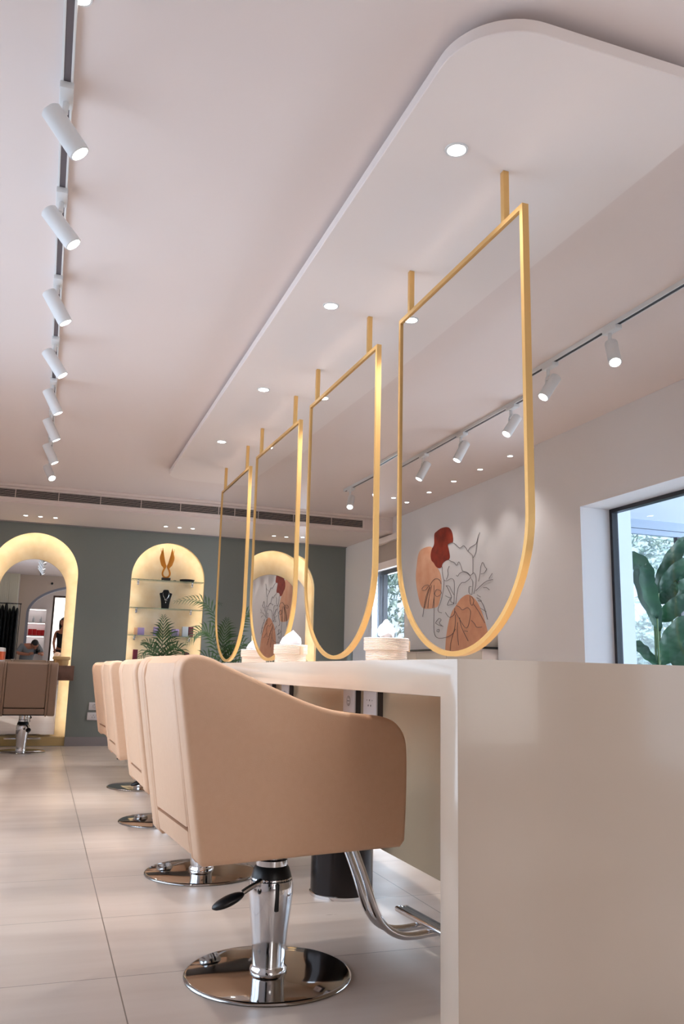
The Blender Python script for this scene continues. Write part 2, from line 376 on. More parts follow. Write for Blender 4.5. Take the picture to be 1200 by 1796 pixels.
struct('wall_right', MB().box((XR, 4.93, 0), (XR + .28, 5.50, ZC)).box((XR, -3.3, 0), (XR + .28, -1.45, ZC)).box((XR, 1.85, 0), (XR + .28, 2.3, ZC))
       .box((XR, 2.3, 2.08), (XR + .28, 4.93, ZC)).box((XR, 2.3, 0), (XR + .28, 4.93, .35)).box((XR, -1.45, 0), (XR + .28, 1.85, .3)).box((XR, -1.45, 2.3), (XR + .28, 1.85, ZC))
       .box((XR + .05, 5.5, 0), (XR + .28, 5.64, ZC)).box((XR2 - .06, 5.64, 0), (XR2 + .1, 6.35, ZC))
       .box((XR2, 6.35, 0), (XR2 + .1, 8.48, ZC)).box((XR2, 9.93, 0), (XR2 + .1, D, ZC)).box((XR2, 8.48, 2.08), (XR2 + .1, 9.93, ZC)).box((XR2, 8.48, 0), (XR2 + .1, 9.93, .35)), 'wall')
struct('wall_rear', MB().box((XL, -3.12, 0), (.3, -3.0, ZC)).box((2.9, -3.12, 0), (XR, -3.0, ZC)).box((.3, -3.12, 0), (2.9, -3.0, .3)).box((.3, -3.12, 2.3), (2.9, -3.0, ZC)), 'wall')
struct('baseboard_far', MB().box((ARCHES[0][0] + .477, D - .012, 0), (ARCHES[2][0] - .477, D, .098), .002).box((ARCHES[2][0] + .477, D - .012, 0), (XR2, D, .098), .002).box((XL, D - .012, 0), (ARCHES[0][0] - .477, D, .098), .002), 'skirt')
struct('baseboard_left', MB().box((XL, 2.6, 0), (XL + .012, D - .012, .098), .002), 'skirt')
# soffit over the far wall with its trims
SY = 8.84
struct('trim_1', MB().box((XL, SY, ZS), (XR2, D, ZC)), 'ceiling')
struct('trim_2', MB().box((XL, SY - .012, ZC - .03), (XR2, SY, ZC), .003).box((XL, SY - .008, 2.505), (XR2, SY, 2.517), .002).box((XL, SY - .008, 2.634), (XR2, SY, 2.644), .002), 'panel')
struct('trim_3', MB().box((XL, D - .035, ZS - .012), (XR2, D - .022, ZS), .002).box((XL, D - .008, ZS - .006), (XR2, D, ZS), 0), 'skirt')
# beam and blind box over the far right window
struct('trim_4', MB().box((XR2 - .06, 8.3, 2.39), (XR2, D, 2.46), .004).box((XR2 - .05, 8.42, 2.08), (XR2, 9.96, 2.17), .01), 'panel')
struct('trim_5', MB().box((XR2 - .012, 8.42, 2.17), (XR2, 9.96, 2.39)), 'paleblind')
# plinths of the mirror niches, a glossy tan tile
for a in (ARCHES[0], ARCHES[2]):
    struct('trim_6', MB().box((a[0] - a[1], D + .002, 0), (a[0] + a[1], D + .12, .098), .002), 'plinth')

def ring(mb, axis, w0, w1, outer, inner):
    """rectangular ring between outer=(u0,v0,u1,v1) and inner, from w0 to w1 along axis"""
    (a0, b0, a1, b1), (c0, d0, c1, d1) = outer, inner
    for (u0, v0, u1, v1) in ((a0, b0, a1, d0), (a0, d1, a1, b1), (a0, d0, c0, d1), (c1, d0, a1, d1)):
        P = {'X': lambda w, u, v: (w, u, v), 'Y': lambda w, u, v: (u, w, v)}[axis]
        mb.box(P(w0, u0, v0), P(w1, u1, v1))
    return mb
def window(num, axis, w, outer, fr, mull=(), mt='frame_black', dep=.05, mt2=None):
    """window on the plane axis=w: frame, mullions and pane as parts"""
    a0, b0, a1, b1 = outer
    o = tag(ring(MB(), axis, w, w + dep, outer, (a0 + fr, b0 + fr, a1 - fr, b1 - fr)).build('window_%d' % num, mt, smooth=False), kind='structure')
    P = {'X': lambda w, u, v: (w, u, v), 'Y': lambda w, u, v: (u, w, v)}[axis]
    for u in mull: MB().box(P(w, u - .028, b0 + fr), P(w + dep, u + .028, b1 - fr)).build('mullion', mt2 or mt, o, smooth=False)
    MB().box(P(w + dep * .4, a0 + fr, b0 + fr), P(w + dep * .4 + .006, a1 - fr, b1 - fr)).build('pane', 'pane', o, smooth=False)
    return o
window(1, 'X', 3.80, (2.3, .35, 4.93, 2.08), .028)
window(2, 'X', XR2 + .02, (8.48, .35, 9.93, 2.08), .05, (9.30, 9.16, 9.86))
window(3, 'X', XL - .08, (2.0, .3, 5.4, 2.38), .05, (3.14, 4.27))
window(4, 'X', XR + .1, (-1.45, .3, 1.85, 2.3), .05, (-.35, .75))  # unseen window, added as the opening for a warm fill lamp
window(5, 'Y', -3.1, (.3, .3, 2.9, 2.3), .05, (1.6,), 'frame_brown')
# glazed lobby behind window 1
struct('wall_lobby', MB().box((3.83, 5.25, 0), (4.245, 5.36, 2.5)).box((3.86, 6.5, 0), (4.3, 6.6, 2.31)).box((3.86, 1.4, 0), (8.2, 1.5, 2.5)).box((3.83, 5.64, 0), (3.86, 6.5, 2.5)), 'lobby')
struct('trim_8', MB().box((3.86, 6.49, 2.315), (8.2, 6.6, 2.4)), 'lintel')
struct('ceiling_lobby', MB().box((3.83, 1.4, 2.40), (8.2, 6.5, 2.5)), 'lobby')
struct('floor_lobby', MB().box((3.83, 1.4, -.1), (8.2, 6.6, .0)), 'paving')
window(6, 'Y', 6.5, (4.3, 0, 8.2, 2.31), .05, (5.83, 7.0), 'lintel', .05, 'frame_black')
tag(MB().box((3.9, 6.61, -.2), (16, 20, -.1)).build('ground_outside', 'paving', smooth=False), kind='structure')

# ------------------------------------------------------------------ floating ceiling raft
def rrect(x0, y0, x1, y1, r, n=12):
    out = []
    for cx, cy, a0 in ((x1 - r, y1 - r, 0), (x0 + r, y1 - r, 90), (x0 + r, y0 + r, 180), (x1 - r, y0 + r, 270)):
        for k in range(n + 1):
            a = R(a0 + 90 * k / n); out.append((cx + r * math.cos(a), cy + r * math.sin(a)))
    return out
RZ = 2.605
raft = MB().prism(rrect(.948, 1.697, 1.849, 7.62, .215, 16), 'Z', RZ, RZ + .041, .002, 1).build('ceiling_raft', 'panel', ang=40)
tag(raft, 'long white rounded ceiling panel hanging above the mirrors', 'ceiling panel')
MB().prism(rrect(1.14, 1.89, 1.66, 7.43, .12, 12), 'Z', RZ + .041, ZC, 0).build('mounting', 'ceiling', raft, smooth=False)

def downlight(loc, r, label, group, energy, spot=1.9, col=(1, .95, .91)):
    o = empty('downlight', loc, 0, label, 'ceiling light', group)
    MB().lathe_axis((0, 0, -.004), (0, 0, .002), [(r * .86, 0), (r * 1.06, 0), (r * 1.1, .5), (r * 1.1, 1)], 32, False).build('trim_ring', 'white_metal', o)
    MB().lathe_axis((0, 0, -.0025), (0, 0, .001), [(r * .9, 0), (r * .9, 1)], 32).build('lens', 'lamp', o)
    l = light('downlight_beam', 'SPOT', (loc[0], loc[1], loc[2] - .02), (loc[0], loc[1], 0), energy, col, spot_size=spot, spot_blend=.7, shadow_soft_size=.04)
    return o
words = ['first', 'second', 'third', 'fourth']
wh = ['nearest the camera', 'second from the camera', 'third from the camera', 'farthest from the camera']
for k in range(4):
    downlight((1.168, 2.24 + 1.3045 * k, RZ), .036, 'round recessed light in the floating ceiling panel on the chair side, ' + wh[k], 'panel downlights on the chair side', 34)
    downlight((1.61, 3.23 + 1.3045 * k, RZ), .036, 'round recessed light in the floating ceiling panel behind the mirrors, ' + wh[k], 'panel downlights behind the mirrors', 60)
gl = [('left', 'over the left mirror niche', (-.298, -.146, .011)), ('middle', 'over the arched shelf niche', (1.219, 1.377, 1.53)), ('right', 'over the right mirror niche', (2.72, 2.87, 3.02))]
for nm, wx, xs in gl:
    for j, x in enumerate(xs):
        downlight((x, 9.57, ZS), .024, 'small soffit spot %s, %s of the three' % (wx, ['leftmost', 'middle', 'rightmost'][j]), 'soffit spots', 7.0, 1.3, (1, .96, .9))
for j, y in enumerate((5.35, 5.85, 6.36, 6.87, 7.41, 7.96)):
    downlight((-.78, y, ZC), .026, 'small recessed ceiling light along the painted left wall, ' + ['nearest the camera', 'second nearest', 'third nearest', 'third from the far end', 'second from the far end', 'nearest the far wall'][j], 'ceiling lights along the left wall', 9, 1.5)
for y, lb in ((7.81, 'beside the far right window'), (7.0, 'added unseen behind the nearest mirror, over the console'), (6.4, 'added unseen behind the nearest mirror, over the near end of the console'), (5.75, 'added unseen behind the nearest mirror, above the wall step')):  # hidden ones continue the row, added to brighten the right wall
    downlight((3.32 if y > 7.5 else 3.25, y, ZC), .026, 'small recessed light at right, ' + lb, 'ceiling lights along the right wall', 16, 1.9)
downlight((-.052, 2.112, ZC), .028, 'recessed ceiling light cut by the top edge beside the left track', None, 3, 1.5)
downlight((6.4, 6.2, 2.40), .05, 'recessed light in the lobby ceiling behind the glass', None, 6, 1.8)

# ------------------------------------------------------------------ track lights
def track(name, x, y0, y1, slot, label):
    t = empty(name, (x, y0, ZC), 0, label, 'light track')
    L_ = y1 - y0
    MB().box((-.018, 0, -.024), (-.0105, L_, 0), .001).box((.0105, 0, -.024), (.018, L_, 0), .001).box((-.0075, 0, -.006), (.0075, L_, 0)).box((-.018, L_ - .004, -.024), (.018, L_, 0)).build('rail', 'white_metal', t, smooth=False)
    MB().box((-.0105, 0, -.0215), (.0105, L_ - .004, -.006)).build('slot', slot, t, smooth=False)
    return t
track('light_track', -.078, -.9, 7.62, 'grey_slot', 'long white lighting track on the ceiling at the left')
track('light_track', 2.64, -.9, 7.3, 'dark_slot', 'long white lighting track on the ceiling at the right')
def head(x, y, dr, label, group, energy, lamp_len=.165):
    dr = Vector(dr).normalized()
    o = empty('track_spotlight', (x, y, ZC - .024), 0, label, 'spotlight', group)
    MB().box((-.021, -.055, -.022), (.021, .055, .002), .003).build('adapter', 'white_metal', o)
    c = Vector((0, .0, -.128))
    c = c + dr * .012
    side = dr.cross(Vector((0, 1, 0))); side = side.normalized() if side.length > .1 else Vector((1, 0, 0))
    MB().cyl((0, .02, -.02), (0, .02, -.06), .010, n=14).tube([(0, .02, -.05), (0, .045, -.075), (0, .042, -.118)], .006, 8).build('stem', 'white_metal', o)
    a = c - dr * lamp_len / 2; b = c + dr * lamp_len / 2
    body = MB().lathe_axis(a, b, [(.001, 0), (.030, 0), (.033, .02), (.033, .985), (.030, 1), (.0275, 1), (.0275, .93)], 36, False).build('lamp_body', 'white_metal', o)
    MB().lathe_axis(b - dr * .012, b - dr * .006, [(.0005, 0), (.0272, 0), (.0272, 1), (.0005, 1)], 32, False).build('lens', 'lamp', body)
    MB().box((-.0016, .031, -.143), (.0016, .0345, -.083)).build('tilt_slot', 'black', o, smooth=False)
    wp = Vector((x, y, ZC - .024)) + b + dr * .01
    light('track_beam', 'SPOT', wp, wp + dr, energy, (1, .96, .92), spot_size=1.15, spot_blend=.6, shadow_soft_size=.028)
    return o
LY = [2.50, 3.115, 3.875, 4.65, 5.37, 6.04, 6.76, 7.46]
LD = [(.60, -.02, -.80), (.62, -.08, -.78), (.52, .02, -.84), (.56, -.05, -.80), (.46, .04, -.86), (.46, .06, -.86), (.45, -.02, -.86), (.30, -.55, -.70)]
ord8 = ['nearest the camera', 'second from the camera', 'third from the camera', 'fourth from the camera', 'fourth from the far end', 'third from the far end', 'second from the far end', 'at the far end, lens facing the camera']
for k in range(8): head(-.078, LY[k], LD[k], 'white cylinder spotlight on the left track, ' + ord8[k], 'spotlights on the left track', 42)
RY = [2.72, 3.345, 3.91]
for k, (y, dd, lb) in enumerate(zip(RY, [(-.35, -.30, -.85), (-.24, -.45, -.80), (-.56, -.02, -.82)], ['cut by the right edge of the photo', 'glaring straight at the camera', 'tilted, just right of the nearest mirror'])):
    head(2.64, y, dd, 'unseen white cylinder spotlight added on the right track, ' + lb, 'spotlights on the right track', 60)

for k, y in enumerate((4.45, 4.95, 6.85, 7.2)):  # unseen heads added behind the mirrors to brighten the right side
    head(2.64, y, (-.56, .02, -.82), 'unseen white cylinder spotlight added on the right track, ' + ['third behind the nearest mirror', 'behind the left part of the nearest mirror', 'behind the second mirror', 'last on the right track'][k], 'spotlights on the right track', 60)

# linear air vent in the soffit front
v = empty('air_vent', (-.78, SY - .004, 2.578), 0, 'long linear air vent with dark slots across the far soffit', 'air vent')
VL = 4.2
ring(MB(), 'Y', -.010, .004, (-.02, -.060, VL + .02, .060), (0, -.044, VL, .044)).build('vent_frame', 'panel', v, smooth=False)
MB().box((0, .0, -.044), (VL, .0035, .044)).build('vent_back', 'vent_dark', v, smooth=False)
for k in range(6):
    z = -.037 + k * .0148
    MB().box((0, -.006, z - .0015), (VL, .001, z + .0015)).build('slat', 'vent', v, smooth=False)
for k in range(1, 10):
    MB().box((k * .415 - .03, -.008, -.044), (k * .415 - .022, .002, .044)).build('divider', 'vent', v, smooth=False)

# ------------------------------------------------------------------ counter
CX0, CX1, CY0, CY1, CT, CTH = .862, 1.915, 1.66, 7.70, .905, .085
co = empty('station_counter', (CX0, CY0, 0), 0, 'long glossy cream stone counter with waterfall ends beneath the hanging mirrors', 'counter')
MB().prism([(0, 0), (.085, 0), (.085, CT - CTH), (CY1 - CY0 - .085, CT - CTH), (CY1 - CY0 - .085, 0), (CY1 - CY0, 0), (CY1 - CY0, CT), (0, CT)], 'X', 0, CX1 - CX0, .0025, 2).build('stone_top', 'counter', co)
MB().box((.50, .085, .17), (.54, CY1 - CY0 - .085, CT - CTH), .002).build('modesty_panel', 'panel_beige', co, smooth=False)
# sockets on the modesty panel
def socket(loc, rz, w, h, label, group, kind, dp=.03, grp_rot='X'):
    """face looks along local -Y"""
    o = empty('wall_socket', loc, rz, label, 'socket', group)
    MB().box((-w / 2, -dp, -h / 2), (w / 2, 0, h / 2), .003).build('plate', 'socket', o)
    MB().box((-w / 2 - .003, -dp + .006, -h / 2 - .003), (w / 2 + .003, 0, h / 2 + .003), .001).build('back_box', 'socket_dark' if dp > .02 else 'skirt', o, smooth=False)
    f = MB(); y0, y1 = -dp - .0012, -dp + .001
    if kind == 'round':
        f.lathe_axis((0, y0, 0), (0, y1, 0), [(.020, 0), (.022, 0), (.022, 1), (.020, 1)], 28, False)
        for a in (-.008, .008): f.cyl((a, y0, 0), (a, y1, 0), .0028, n=10)
        for s in (-1, 1): f.box((-.003, y0, s * .014 - .002), (.003, y1, s * .014 + .002))
    else:
        for a, b in ((-.014, -.010), (.014, -.010), (0, .012)): f.box((a - .003, y0, b - .0035), (a + .003, y1, b + .0035))
        for a in (-.03, .03): f.cyl((a, y0, .012), (a, y1, .012), .002, n=8)
    f.build('socket_face', 'socket_dark', o, smooth=False)
    return o
for (y, kd, lb) in ((3.37, 'pin', 'nearest the camera'), (3.63, 'round', 'second from the camera'), (4.70, 'pin', 'third from the camera'), (5.08, 'round', 'fourth from the camera')):
    socket((CX0 + .50, y, .745), -math.pi / 2, .15, .10, 'white socket plate on the panel under the counter, ' + lb, 'sockets under the counter', kd)
socket((.612, D, .435), 0, .125, .085, 'upper white double socket low on the grey green wall', 'sockets on the grey green wall', 'round', .010)
socket((.606, D, .325), 0, .135, .085, 'lower white socket plate low on the grey green wall', 'sockets on the grey green wall', 'pin', .010)

# ------------------------------------------------------------------ hanging mirrors
def mirror_outline(hw, top, n=40, inset=0.):
    """upright rectangle closed below by a half ellipse; y across, z up, z=0 at the bottom"""
    hw2 = hw - inset; b0 = .44; pts = [(-hw2, top - inset)]
    for k in range(n + 1):
        a = math.pi * k / n
        pts.append((-hw2 * math.cos(a), b0 - (b0 - inset) * math.sin(a)))
    pts.append((hw2, top - inset)); return pts
MT = 2.414 - .935
MXC = 1.384
mdelta = [0, .85, 1.45, .5]
mlab = ['tall gold framed mirror nearest the camera, reflecting the line face painting', 'second gold framed mirror from the camera, reflecting the bare wall corner', 'third gold framed mirror from the camera, reflecting the lit arch', 'small looking gold framed mirror at the far end, reflecting a palm']
for i in range(4):
    yc = 2.167 + 1.3005 * i + .511
    o = empty('hanging_mirror', (MXC, yc, .935), R(mdelta[i]), mlab[i], 'mirror', 'gold mirrors hanging over the counter')
    A, B = mirror_outline(.511, MT), mirror_outline(.511, MT, inset=.018)
    b = bmesh.new(); n = len(A); x0, x1 = -.012, .012
    V = [[b.verts.new((x, p[0], p[1])) for p in loop] for loop in (A, B) for x in (x0, x1)]
    for j in range(n):
        k = (j + 1) % n
        b.faces.new((V[0][j], V[0][k], V[2][k], V[2][j])); b.faces.new((V[1][j], V[3][j], V[3][k], V[1][k]))
        b.faces.new((V[0][j], V[1][j], V[1][k], V[0][k])); b.faces.new((V[2][j], V[2][k], V[3][k], V[3][j]))
    bmesh.ops.recalc_face_normals(b, faces=b.faces[:])
    MB().add(b).build('frame', 'gold', o, ang=30)
    MB().prism(mirror_outline(.511, MT, inset=.0165), 'X', -.005, .001).build('glass', 'mirror', o, smooth=False)
    for y in (-.383 - .0, .428 - .02):
        rod = MB().box((-.011, y - .011, MT - .002), (.011, y + .011, RZ - .935), .001).build('hanging_rod', 'gold', o)

# ------------------------------------------------------------------ salon chairs
SIDE = catmull([(-.262, .385), (-.30, .60), (-.334, .80), (-.342, .86), (-.330, .895), (-.300, .908), (-.245, .896), (-.16, .853), (-.06, .803), (.05, .768), (.15, .755), (.215, .748), (.262, .730), (.292, .69), (.300, .63), (.299, .50), (.294, .405)], 6)
SIDE = [(x - .04 * min(1, max(0, (-x - .08) / .14)), z) for x, z in SIDE]
SIDE = SIDE + [(.280, .388), (.0, .381), (-.290, .372)]
def make_chair(label, leather, group):
    o = empty('salon_chair', (0, 0, 0), 0, label, 'chair', group)
    HW = .295
    for s in (-1, 1):
        MB().prism(SIDE, 'Y', s * HW, s * (HW - .078), .015, 4).build('side_panel', leather, o, ang=50)
        MB().prism([(x * .995, z - .003) for x, z in SIDE], 'Y', s * (HW - .076), s * (HW - .098), .009, 3).build('piping', leather, o, ang=50)
    # back: main panel, lower band, both set between the sides
    HB = HW - .101
    def back_x(z): return -.298 - (z - .385) * (.078 / .475)
    main = [(back_x(.455) - .004, .455), (back_x(.84) - .004, .84), (back_x(.86) + .004, .885), (back_x(.86) + .026, .907), (back_x(.86) + .060, .907), (back_x(.86) + .085, .88), (back_x(.455) + .09, .455)]
    MB().prism(main, 'Y', -HB, HB, .010, 3).build('backrest', leather, o)
    low = [(back_x(.385) - .002, .388), (back_x(.445) - .004, .445), (back_x(.445) + .09, .445), (back_x(.385) + .09, .388)]
    MB().prism(low, 'Y', -HB, HB, .008, 3).build('back_band', leather, o)
    MB().box((-.19, -HB, .40), (.285, HB, .53), .03, 4).build('seat', leather, o)
    mx = Matrix.Translation((-.195, 0, .70)) @ Matrix.Rotation(R(-10), 4, 'Y')
    MB().box((-.045, -HB + .004, -.165), (.05, HB - .004, .165), .03, 4, mx).build('back_cushion', leather, o)
    MB().box((-.22, -.20, .372), (.255, .20, .388), .004).build('seat_base', 'black', o)
    # pedestal
    MB().lathe([(.001, .300), (.040, .300), (.047, .303), (.047, .318), (.036, .322), (.034, .366), (.001, .366)], 36).build('column', 'chrome', o)
    p = MB().lathe([(.054, .010), (.054, .022), (.049, .026), (.048, .032), (.050, .075), (.055, .13), (.0615, .18), (.0655, .22), (.0655, .245), (.061, .268), (.053, .288)], 44, caps=False).build('pedestal', 'chrome', o, ang=60)
    MB().lathe([(.0625, .262), (.0575, .280), (.052, .296), (.044, .306), (.030, .308)], 40, caps=False).build('collar', 'black', p)
    MB().box((-.010, -.0665, .185), (.004, -.050, .262), .004).build('lever_slot', 'black', p)
    MB().lathe([(.001, 0), (.243, 0), (.245, .003), (.243, .007), (.235, .0095), (.12, .012), (.055, .0135), (.001, .0135)], 72, caps=False).build('base_disc', 'disc_chrome', o, ang=60)
    lv = MB().tube(catmull([(-.03, -.03, .268), (-.055, -.040, .262), (-.085, -.048, .252), (-.105, -.052, .243)], 5), [.010] * 6 + [.008] * 10, 10).build('pump_lever', 'chrome', o)
    MB().ball((0, 0, 0), (.050, .026, .014), 20, Matrix.Translation((-.148, -.058, .226)) @ Matrix.Rotation(R(-20), 4, 'Y')).build('lever_pad', 'black', lv)
    ft = empty('footrest', (0, 0, 0)); ft.parent = o
    for s in (-1, 1):
        MB().tube(catmull([(.235, s * .035, .385), (.285, s * .035, .27), (.330, s * .036, .155), (.365, s * .038, .105), (.41, s * .04, .078), (.46, s * .04, .070), (.545, s * .04, .074)], 6), .0115, 12).build('footrest_tube', 'chrome', ft)
    bar = MB().box((.515, -.19, .080), (.565, .19, .098), .007, 3).build('foot_bar', 'chrome', ft)
    for x in (.527, .540, .553): MB().box((x - .003, -.17, .0965), (x + .003, .17, .0995)).build('grip_strip', 'rubber', bar, smooth=False)
    return o
chair0 = make_chair('beige leather salon chair nearest the camera, tucked under the counter', 'leather', 'beige chairs along the counter')
cpos = [(.700, 2.545, 4.5), (.735, 3.83, 1), (.735, 5.13, 1), (.775, 6.60, 3)]
clab = [None, 'beige leather salon chair, second from the camera along the counter', 'beige leather salon chair, third from the camera along the counter', 'beige leather salon chair farthest along the counter, nearest the grey green wall']
for i, (x, y, a) in enumerate(cpos):
    c = chair0 if i == 0 else copy_tree(chair0)
    c.location = (x, y, 0); c.rotation_euler.z = R(a)
    if clab[i]: c['label'] = clab[i]
c = make_chair('taupe leather salon chair seen from behind at the left arched mirror', 'taupe', None)
c.location = (-.125, 9.42, 0); c.rotation_euler.z = R(90)

# bin
b_ = empty('waste_bin', (1.215, 3.35, 0), 0, 'round dark steel bin under the counter behind the nearest chair', 'bin')
MB().lathe([(.001, .012), (.1255, .012), (.1255, .40), (.118, .40), (.118, .03), (.001, .03)], 48, caps=False).build('bin_body', 'dark_steel', b_)
MB().lathe([(.10, 0), (.129, 0), (.130, .012), (.1255, .014)], 48, caps=False).build('base_ring', 'chrome', b_)
MB().lathe([(.118, .392), (.130, .394), (.130, .404), (.116, .406)], 48, caps=False).build('rim', 'chrome', b_)

# ------------------------------------------------------------------ tissue baskets on the counter
def basket(loc, s, rz, label):
    o = empty('rope_basket', loc, rz, label, 'basket', 'rope tissue baskets on the counter')
    prof = [(.001, .001), (.082, .001)]
    for k in range(10):
        z = .004 + k * .0062; r = .086
        prof += [(r, z), (r + .0034, z + .0031), (r, z + .0062)]
    MB().lathe([(r * s, z * s) for r, z in prof] + [(.070 * s, .066 * s)], 48, caps=False).build('rope_body', 'rope', o, ang=80)
    prof = [(.080, .060)]
    for k in range(9):
        z = .062 + k * .0058; r = .0945
        prof += [(r, z), (r + .0034, z + .0029), (r, z + .0058)]
    prof += [(.088, .1145), (.001, .1145)]
    MB().lathe([(r * s, z * s) for r, z in prof], 48, caps=False).build('rope_lid', 'rope', o, ang=80)
    MB().box((-.006, -.102 * s, .058 * s), (.016, -.093 * s, .104 * s), .002).build('tag_tab', 'tan', o)
    # crumpled tissue
    b = bmesh.new(); rnd = random.Random(int(loc[1] * 100)); rings = []; n = 18
    for q, (r, z) in enumerate([(.046, .112), (.066, .126), (.058, .146), (.040, .164), (.020, .180), (.003, .190)]):
        rings.append([b.verts.new((s * (r * (1 + .16 * math.sin(3 * a + q * .5) * (1 - q / 7)) * math.cos(a) + .010 * q * .3), s * r * (.62 + .20 * math.cos(2 * a + q)) * math.sin(a), s * (z + .008 * math.sin(4 * a + 1.3 * q)))) for a in [2 * math.pi * k / n for k in range(n)]])
    for A_, B_ in zip(rings, rings[1:]):
        for k in range(n): b.faces.new((A_[k], A_[(k + 1) % n], B_[(k + 1) % n], B_[k]))
    b.faces.new(rings[-1]); bmesh.ops.recalc_face_normals(b, faces=b.faces[:])
    MB().add(b).build('tissue', 'tissue', o, ang=50)
    return o
basket((1.385, 3.32, CT), 1.0, R(75), 'cream rope basket with tissue between the first and second mirrors')
basket((1.330, 4.60, CT), 1.0, R(20), 'cream rope basket with tissue between the second and third mirrors')
basket((1.445, 5.94, CT), 1.0, R(40), 'cream rope basket with tissue between the third and fourth mirrors')

# ------------------------------------------------------------------ mirrors, ledges and things in the mirror niches
mo = empty('arched_mirror', (ARCHES[0][0], D + .12, .115), 0, 'arched wall mirror in the left lit niche above the brown ledge', 'mirror', 'arched mirrors in the niches')
mo.rotation_euler = (R(.9), 0, R(.32))
MB().prism(arch_pts(0, .362, 1.60, 0), 'Y', 0, .004, .001, 1).build('glass', 'mirror', mo, smooth=False)
MB().prism(arch_pts(0, .364, 1.60, 0), 'Y', .0045, .014).build('backing', 'skirt', mo, smooth=False)
mo2 = empty('arched_mirror', (ARCHES[2][0], D + .12, .115), 0, 'arched wall mirror in the right lit niche behind the hanging mirrors', 'mirror', 'arched mirrors in the niches')
MB().prism(arch_pts(0, .300, 1.675, 0), 'Y', 0, .004, .001, 1).build('glass', 'mirror', mo2, smooth=False)
MB().prism(arch_pts(0, .302, 1.675, 0), 'Y', .0045, .014).build('backing', 'skirt', mo2, smooth=False)
LZ0, LZ1, LYF = .718, .880, 9.80
for a, lb in ((ARCHES[0], 'thick brown wood ledge across the left arched mirror'), (ARCHES[2], 'thick brown wood ledge across the right arched mirror')):
    x0, x1 = a[0] - a[1] - .035, a[0] + a[1] + .035
    tag(MB().box((x0, LYF, LZ0), (x1, D - .001, LZ1), .004).build('wall_ledge', 'wood'), lb, 'ledge', 'wood ledges at the arched mirrors')
# on the left ledge
bk = empty('round_basket', (.212, 9.905, LZ1), 0, 'round tan woven basket on the brown ledge below the arched mirror', 'basket')
MB().lathe([(.001, .0), (.068, .0), (.074, .02), (.076, .06), (.078, .066)], 32, caps=False).build('basket_body', 'basket_tan', bk, ang=60)
MB().lathe([(.078, .062), (.090, .064), (.092, .078), (.088, .096), (.08, .098), (.001, .092)], 32, caps=False).build('basket_lid', 'basket_tan', bk, ang=60)
bt = empty('spray_bottle', (-.43, 9.88, LZ1), 0, 'white bottle with an orange label at the left end of the ledge', 'bottle')
MB().lathe([(.001, 0), (.034, 0), (.036, .004), (.036, .165), (.030, .178), (.001, .18)], 28, caps=False).build('bottle_body', 'whitebox', bt)
MB().lathe([(.0368, .045), (.0368, .135)], 28, caps=False).build('bottle_label', 'orange', bt)
tag(MB().box((-.205, 9.84, LZ1), (-.03, 9.93, LZ1 + .016), .004).build('comb_case', 'red'), 'flat red case lying on the brown ledge', 'case')
ph = empty('clip_box', (.085, 9.88, LZ1), 0, 'small black and white box lying beside the round basket', 'box')
MB().box((-.005, -.02, 0), (.035, .02, .018), .004).build('box_body', 'whitebox', ph)
MB().box((-.03, -.02, 0), (-.005, .02, .016), .004).build('box_cap', 'black', ph)

# ------------------------------------------------------------------ shelf niche
AX = ARCHES[1][0]
for k, (z, lb) in enumerate(((1.908, 'top glass shelf in the arched niche, under the gold wings'), (1.572, 'second glass shelf in the arched niche, under the necklace bust'), (1.250, 'third glass shelf in the arched niche, with the boxes'), (.931, 'lowest glass shelf in the arched niche, with maroon boxes'))):
    o = empty('glass_shelf', (AX, D + .08, z), 0, lb, 'shelf', 'glass shelves in the niche')
    MB().box((-.428, -.075, -.004), (.428, .085, .004), .001).build('shelf_plate', 'shelf_glass', o, smooth=False)
    for x in (-.34, .31):
        br = MB().box((x - .012, .055, -.055), (x + .012, .088, -.004), .003).box((x - .010, .03, -.016), (x + .010, .085, .010), .003).build('bracket', 'chrome', o)
        MB().cyl((x, .052, -.034), (x, .057, -.034), .006, n=12).build('screw', 'skirt', br)
# gold wing statue
st = empty('wing_statue', (AX - .022, D + .085, 1.912), 0, 'gold winged statue on a black base on the top glass shelf', 'statue')
MB().box((-.052, -.03, 0), (.052, .03, .036), .002).build('statue_base', 'black', st)
loop = catmull([(-.012, 0, .170), (-.035, 0, .125), (-.044, 0, .085), (-.030, 0, .052), (0, 0, .040), (.030, 0, .052), (.044, 0, .085), (.035, 0, .125), (.012, 0, .170)], 6)
sb = MB().tube(loop, .011, 10)
sb.build('statue_loop', 'statue', st)
for s in (-1, 1):
    out = catmull([(.008, .165), (.030, .150), (.046, .168), (.062, .185), (.074, .215), (.085, .255), (.086, .29), (.076, .33), (.062, .375), (.058, .40), (.048, .36), (.040, .315), (.030, .27), (.016, .215), (.002, .178)], 4)
    wg = MB().prism([(s * x, z) for x, z in out], 'Y', -.010, .010, .003, 2).build('wing', 'statue', st)
    f = MB()
    for q in range(6):
        z = .19 + q * .03
        f.tube([(s * (.026 + .004 * q), -.011, z), (s * (.055 + .0045 * q), -.012, z + .022), (s * (.070 + .002 * q), -.010, z + .05)], .003, 6)
    f.build('feathers', 'statue', wg)
tr = empty('dark_tray', (AX + .235, D + .088, 1.9125), 0, 'flat black oval tray on the top glass shelf', 'tray')
MB().lathe_axis((0, 0, 0), (0, 0, .026), [(.05, 0), (.08, .2), (.09, .8), (.09, 1), (.09, .9), (.05, .5), (.001, .5)], 36, False).build('tray_dish', 'velvet', tr)
MB().lathe_axis((0, 0, .0), (0, 0, .004), [(.04, 0), (.06, 0), (.06, 1), (.04, 1)], 30, False).build('tray_foot', 'velvet', tr)
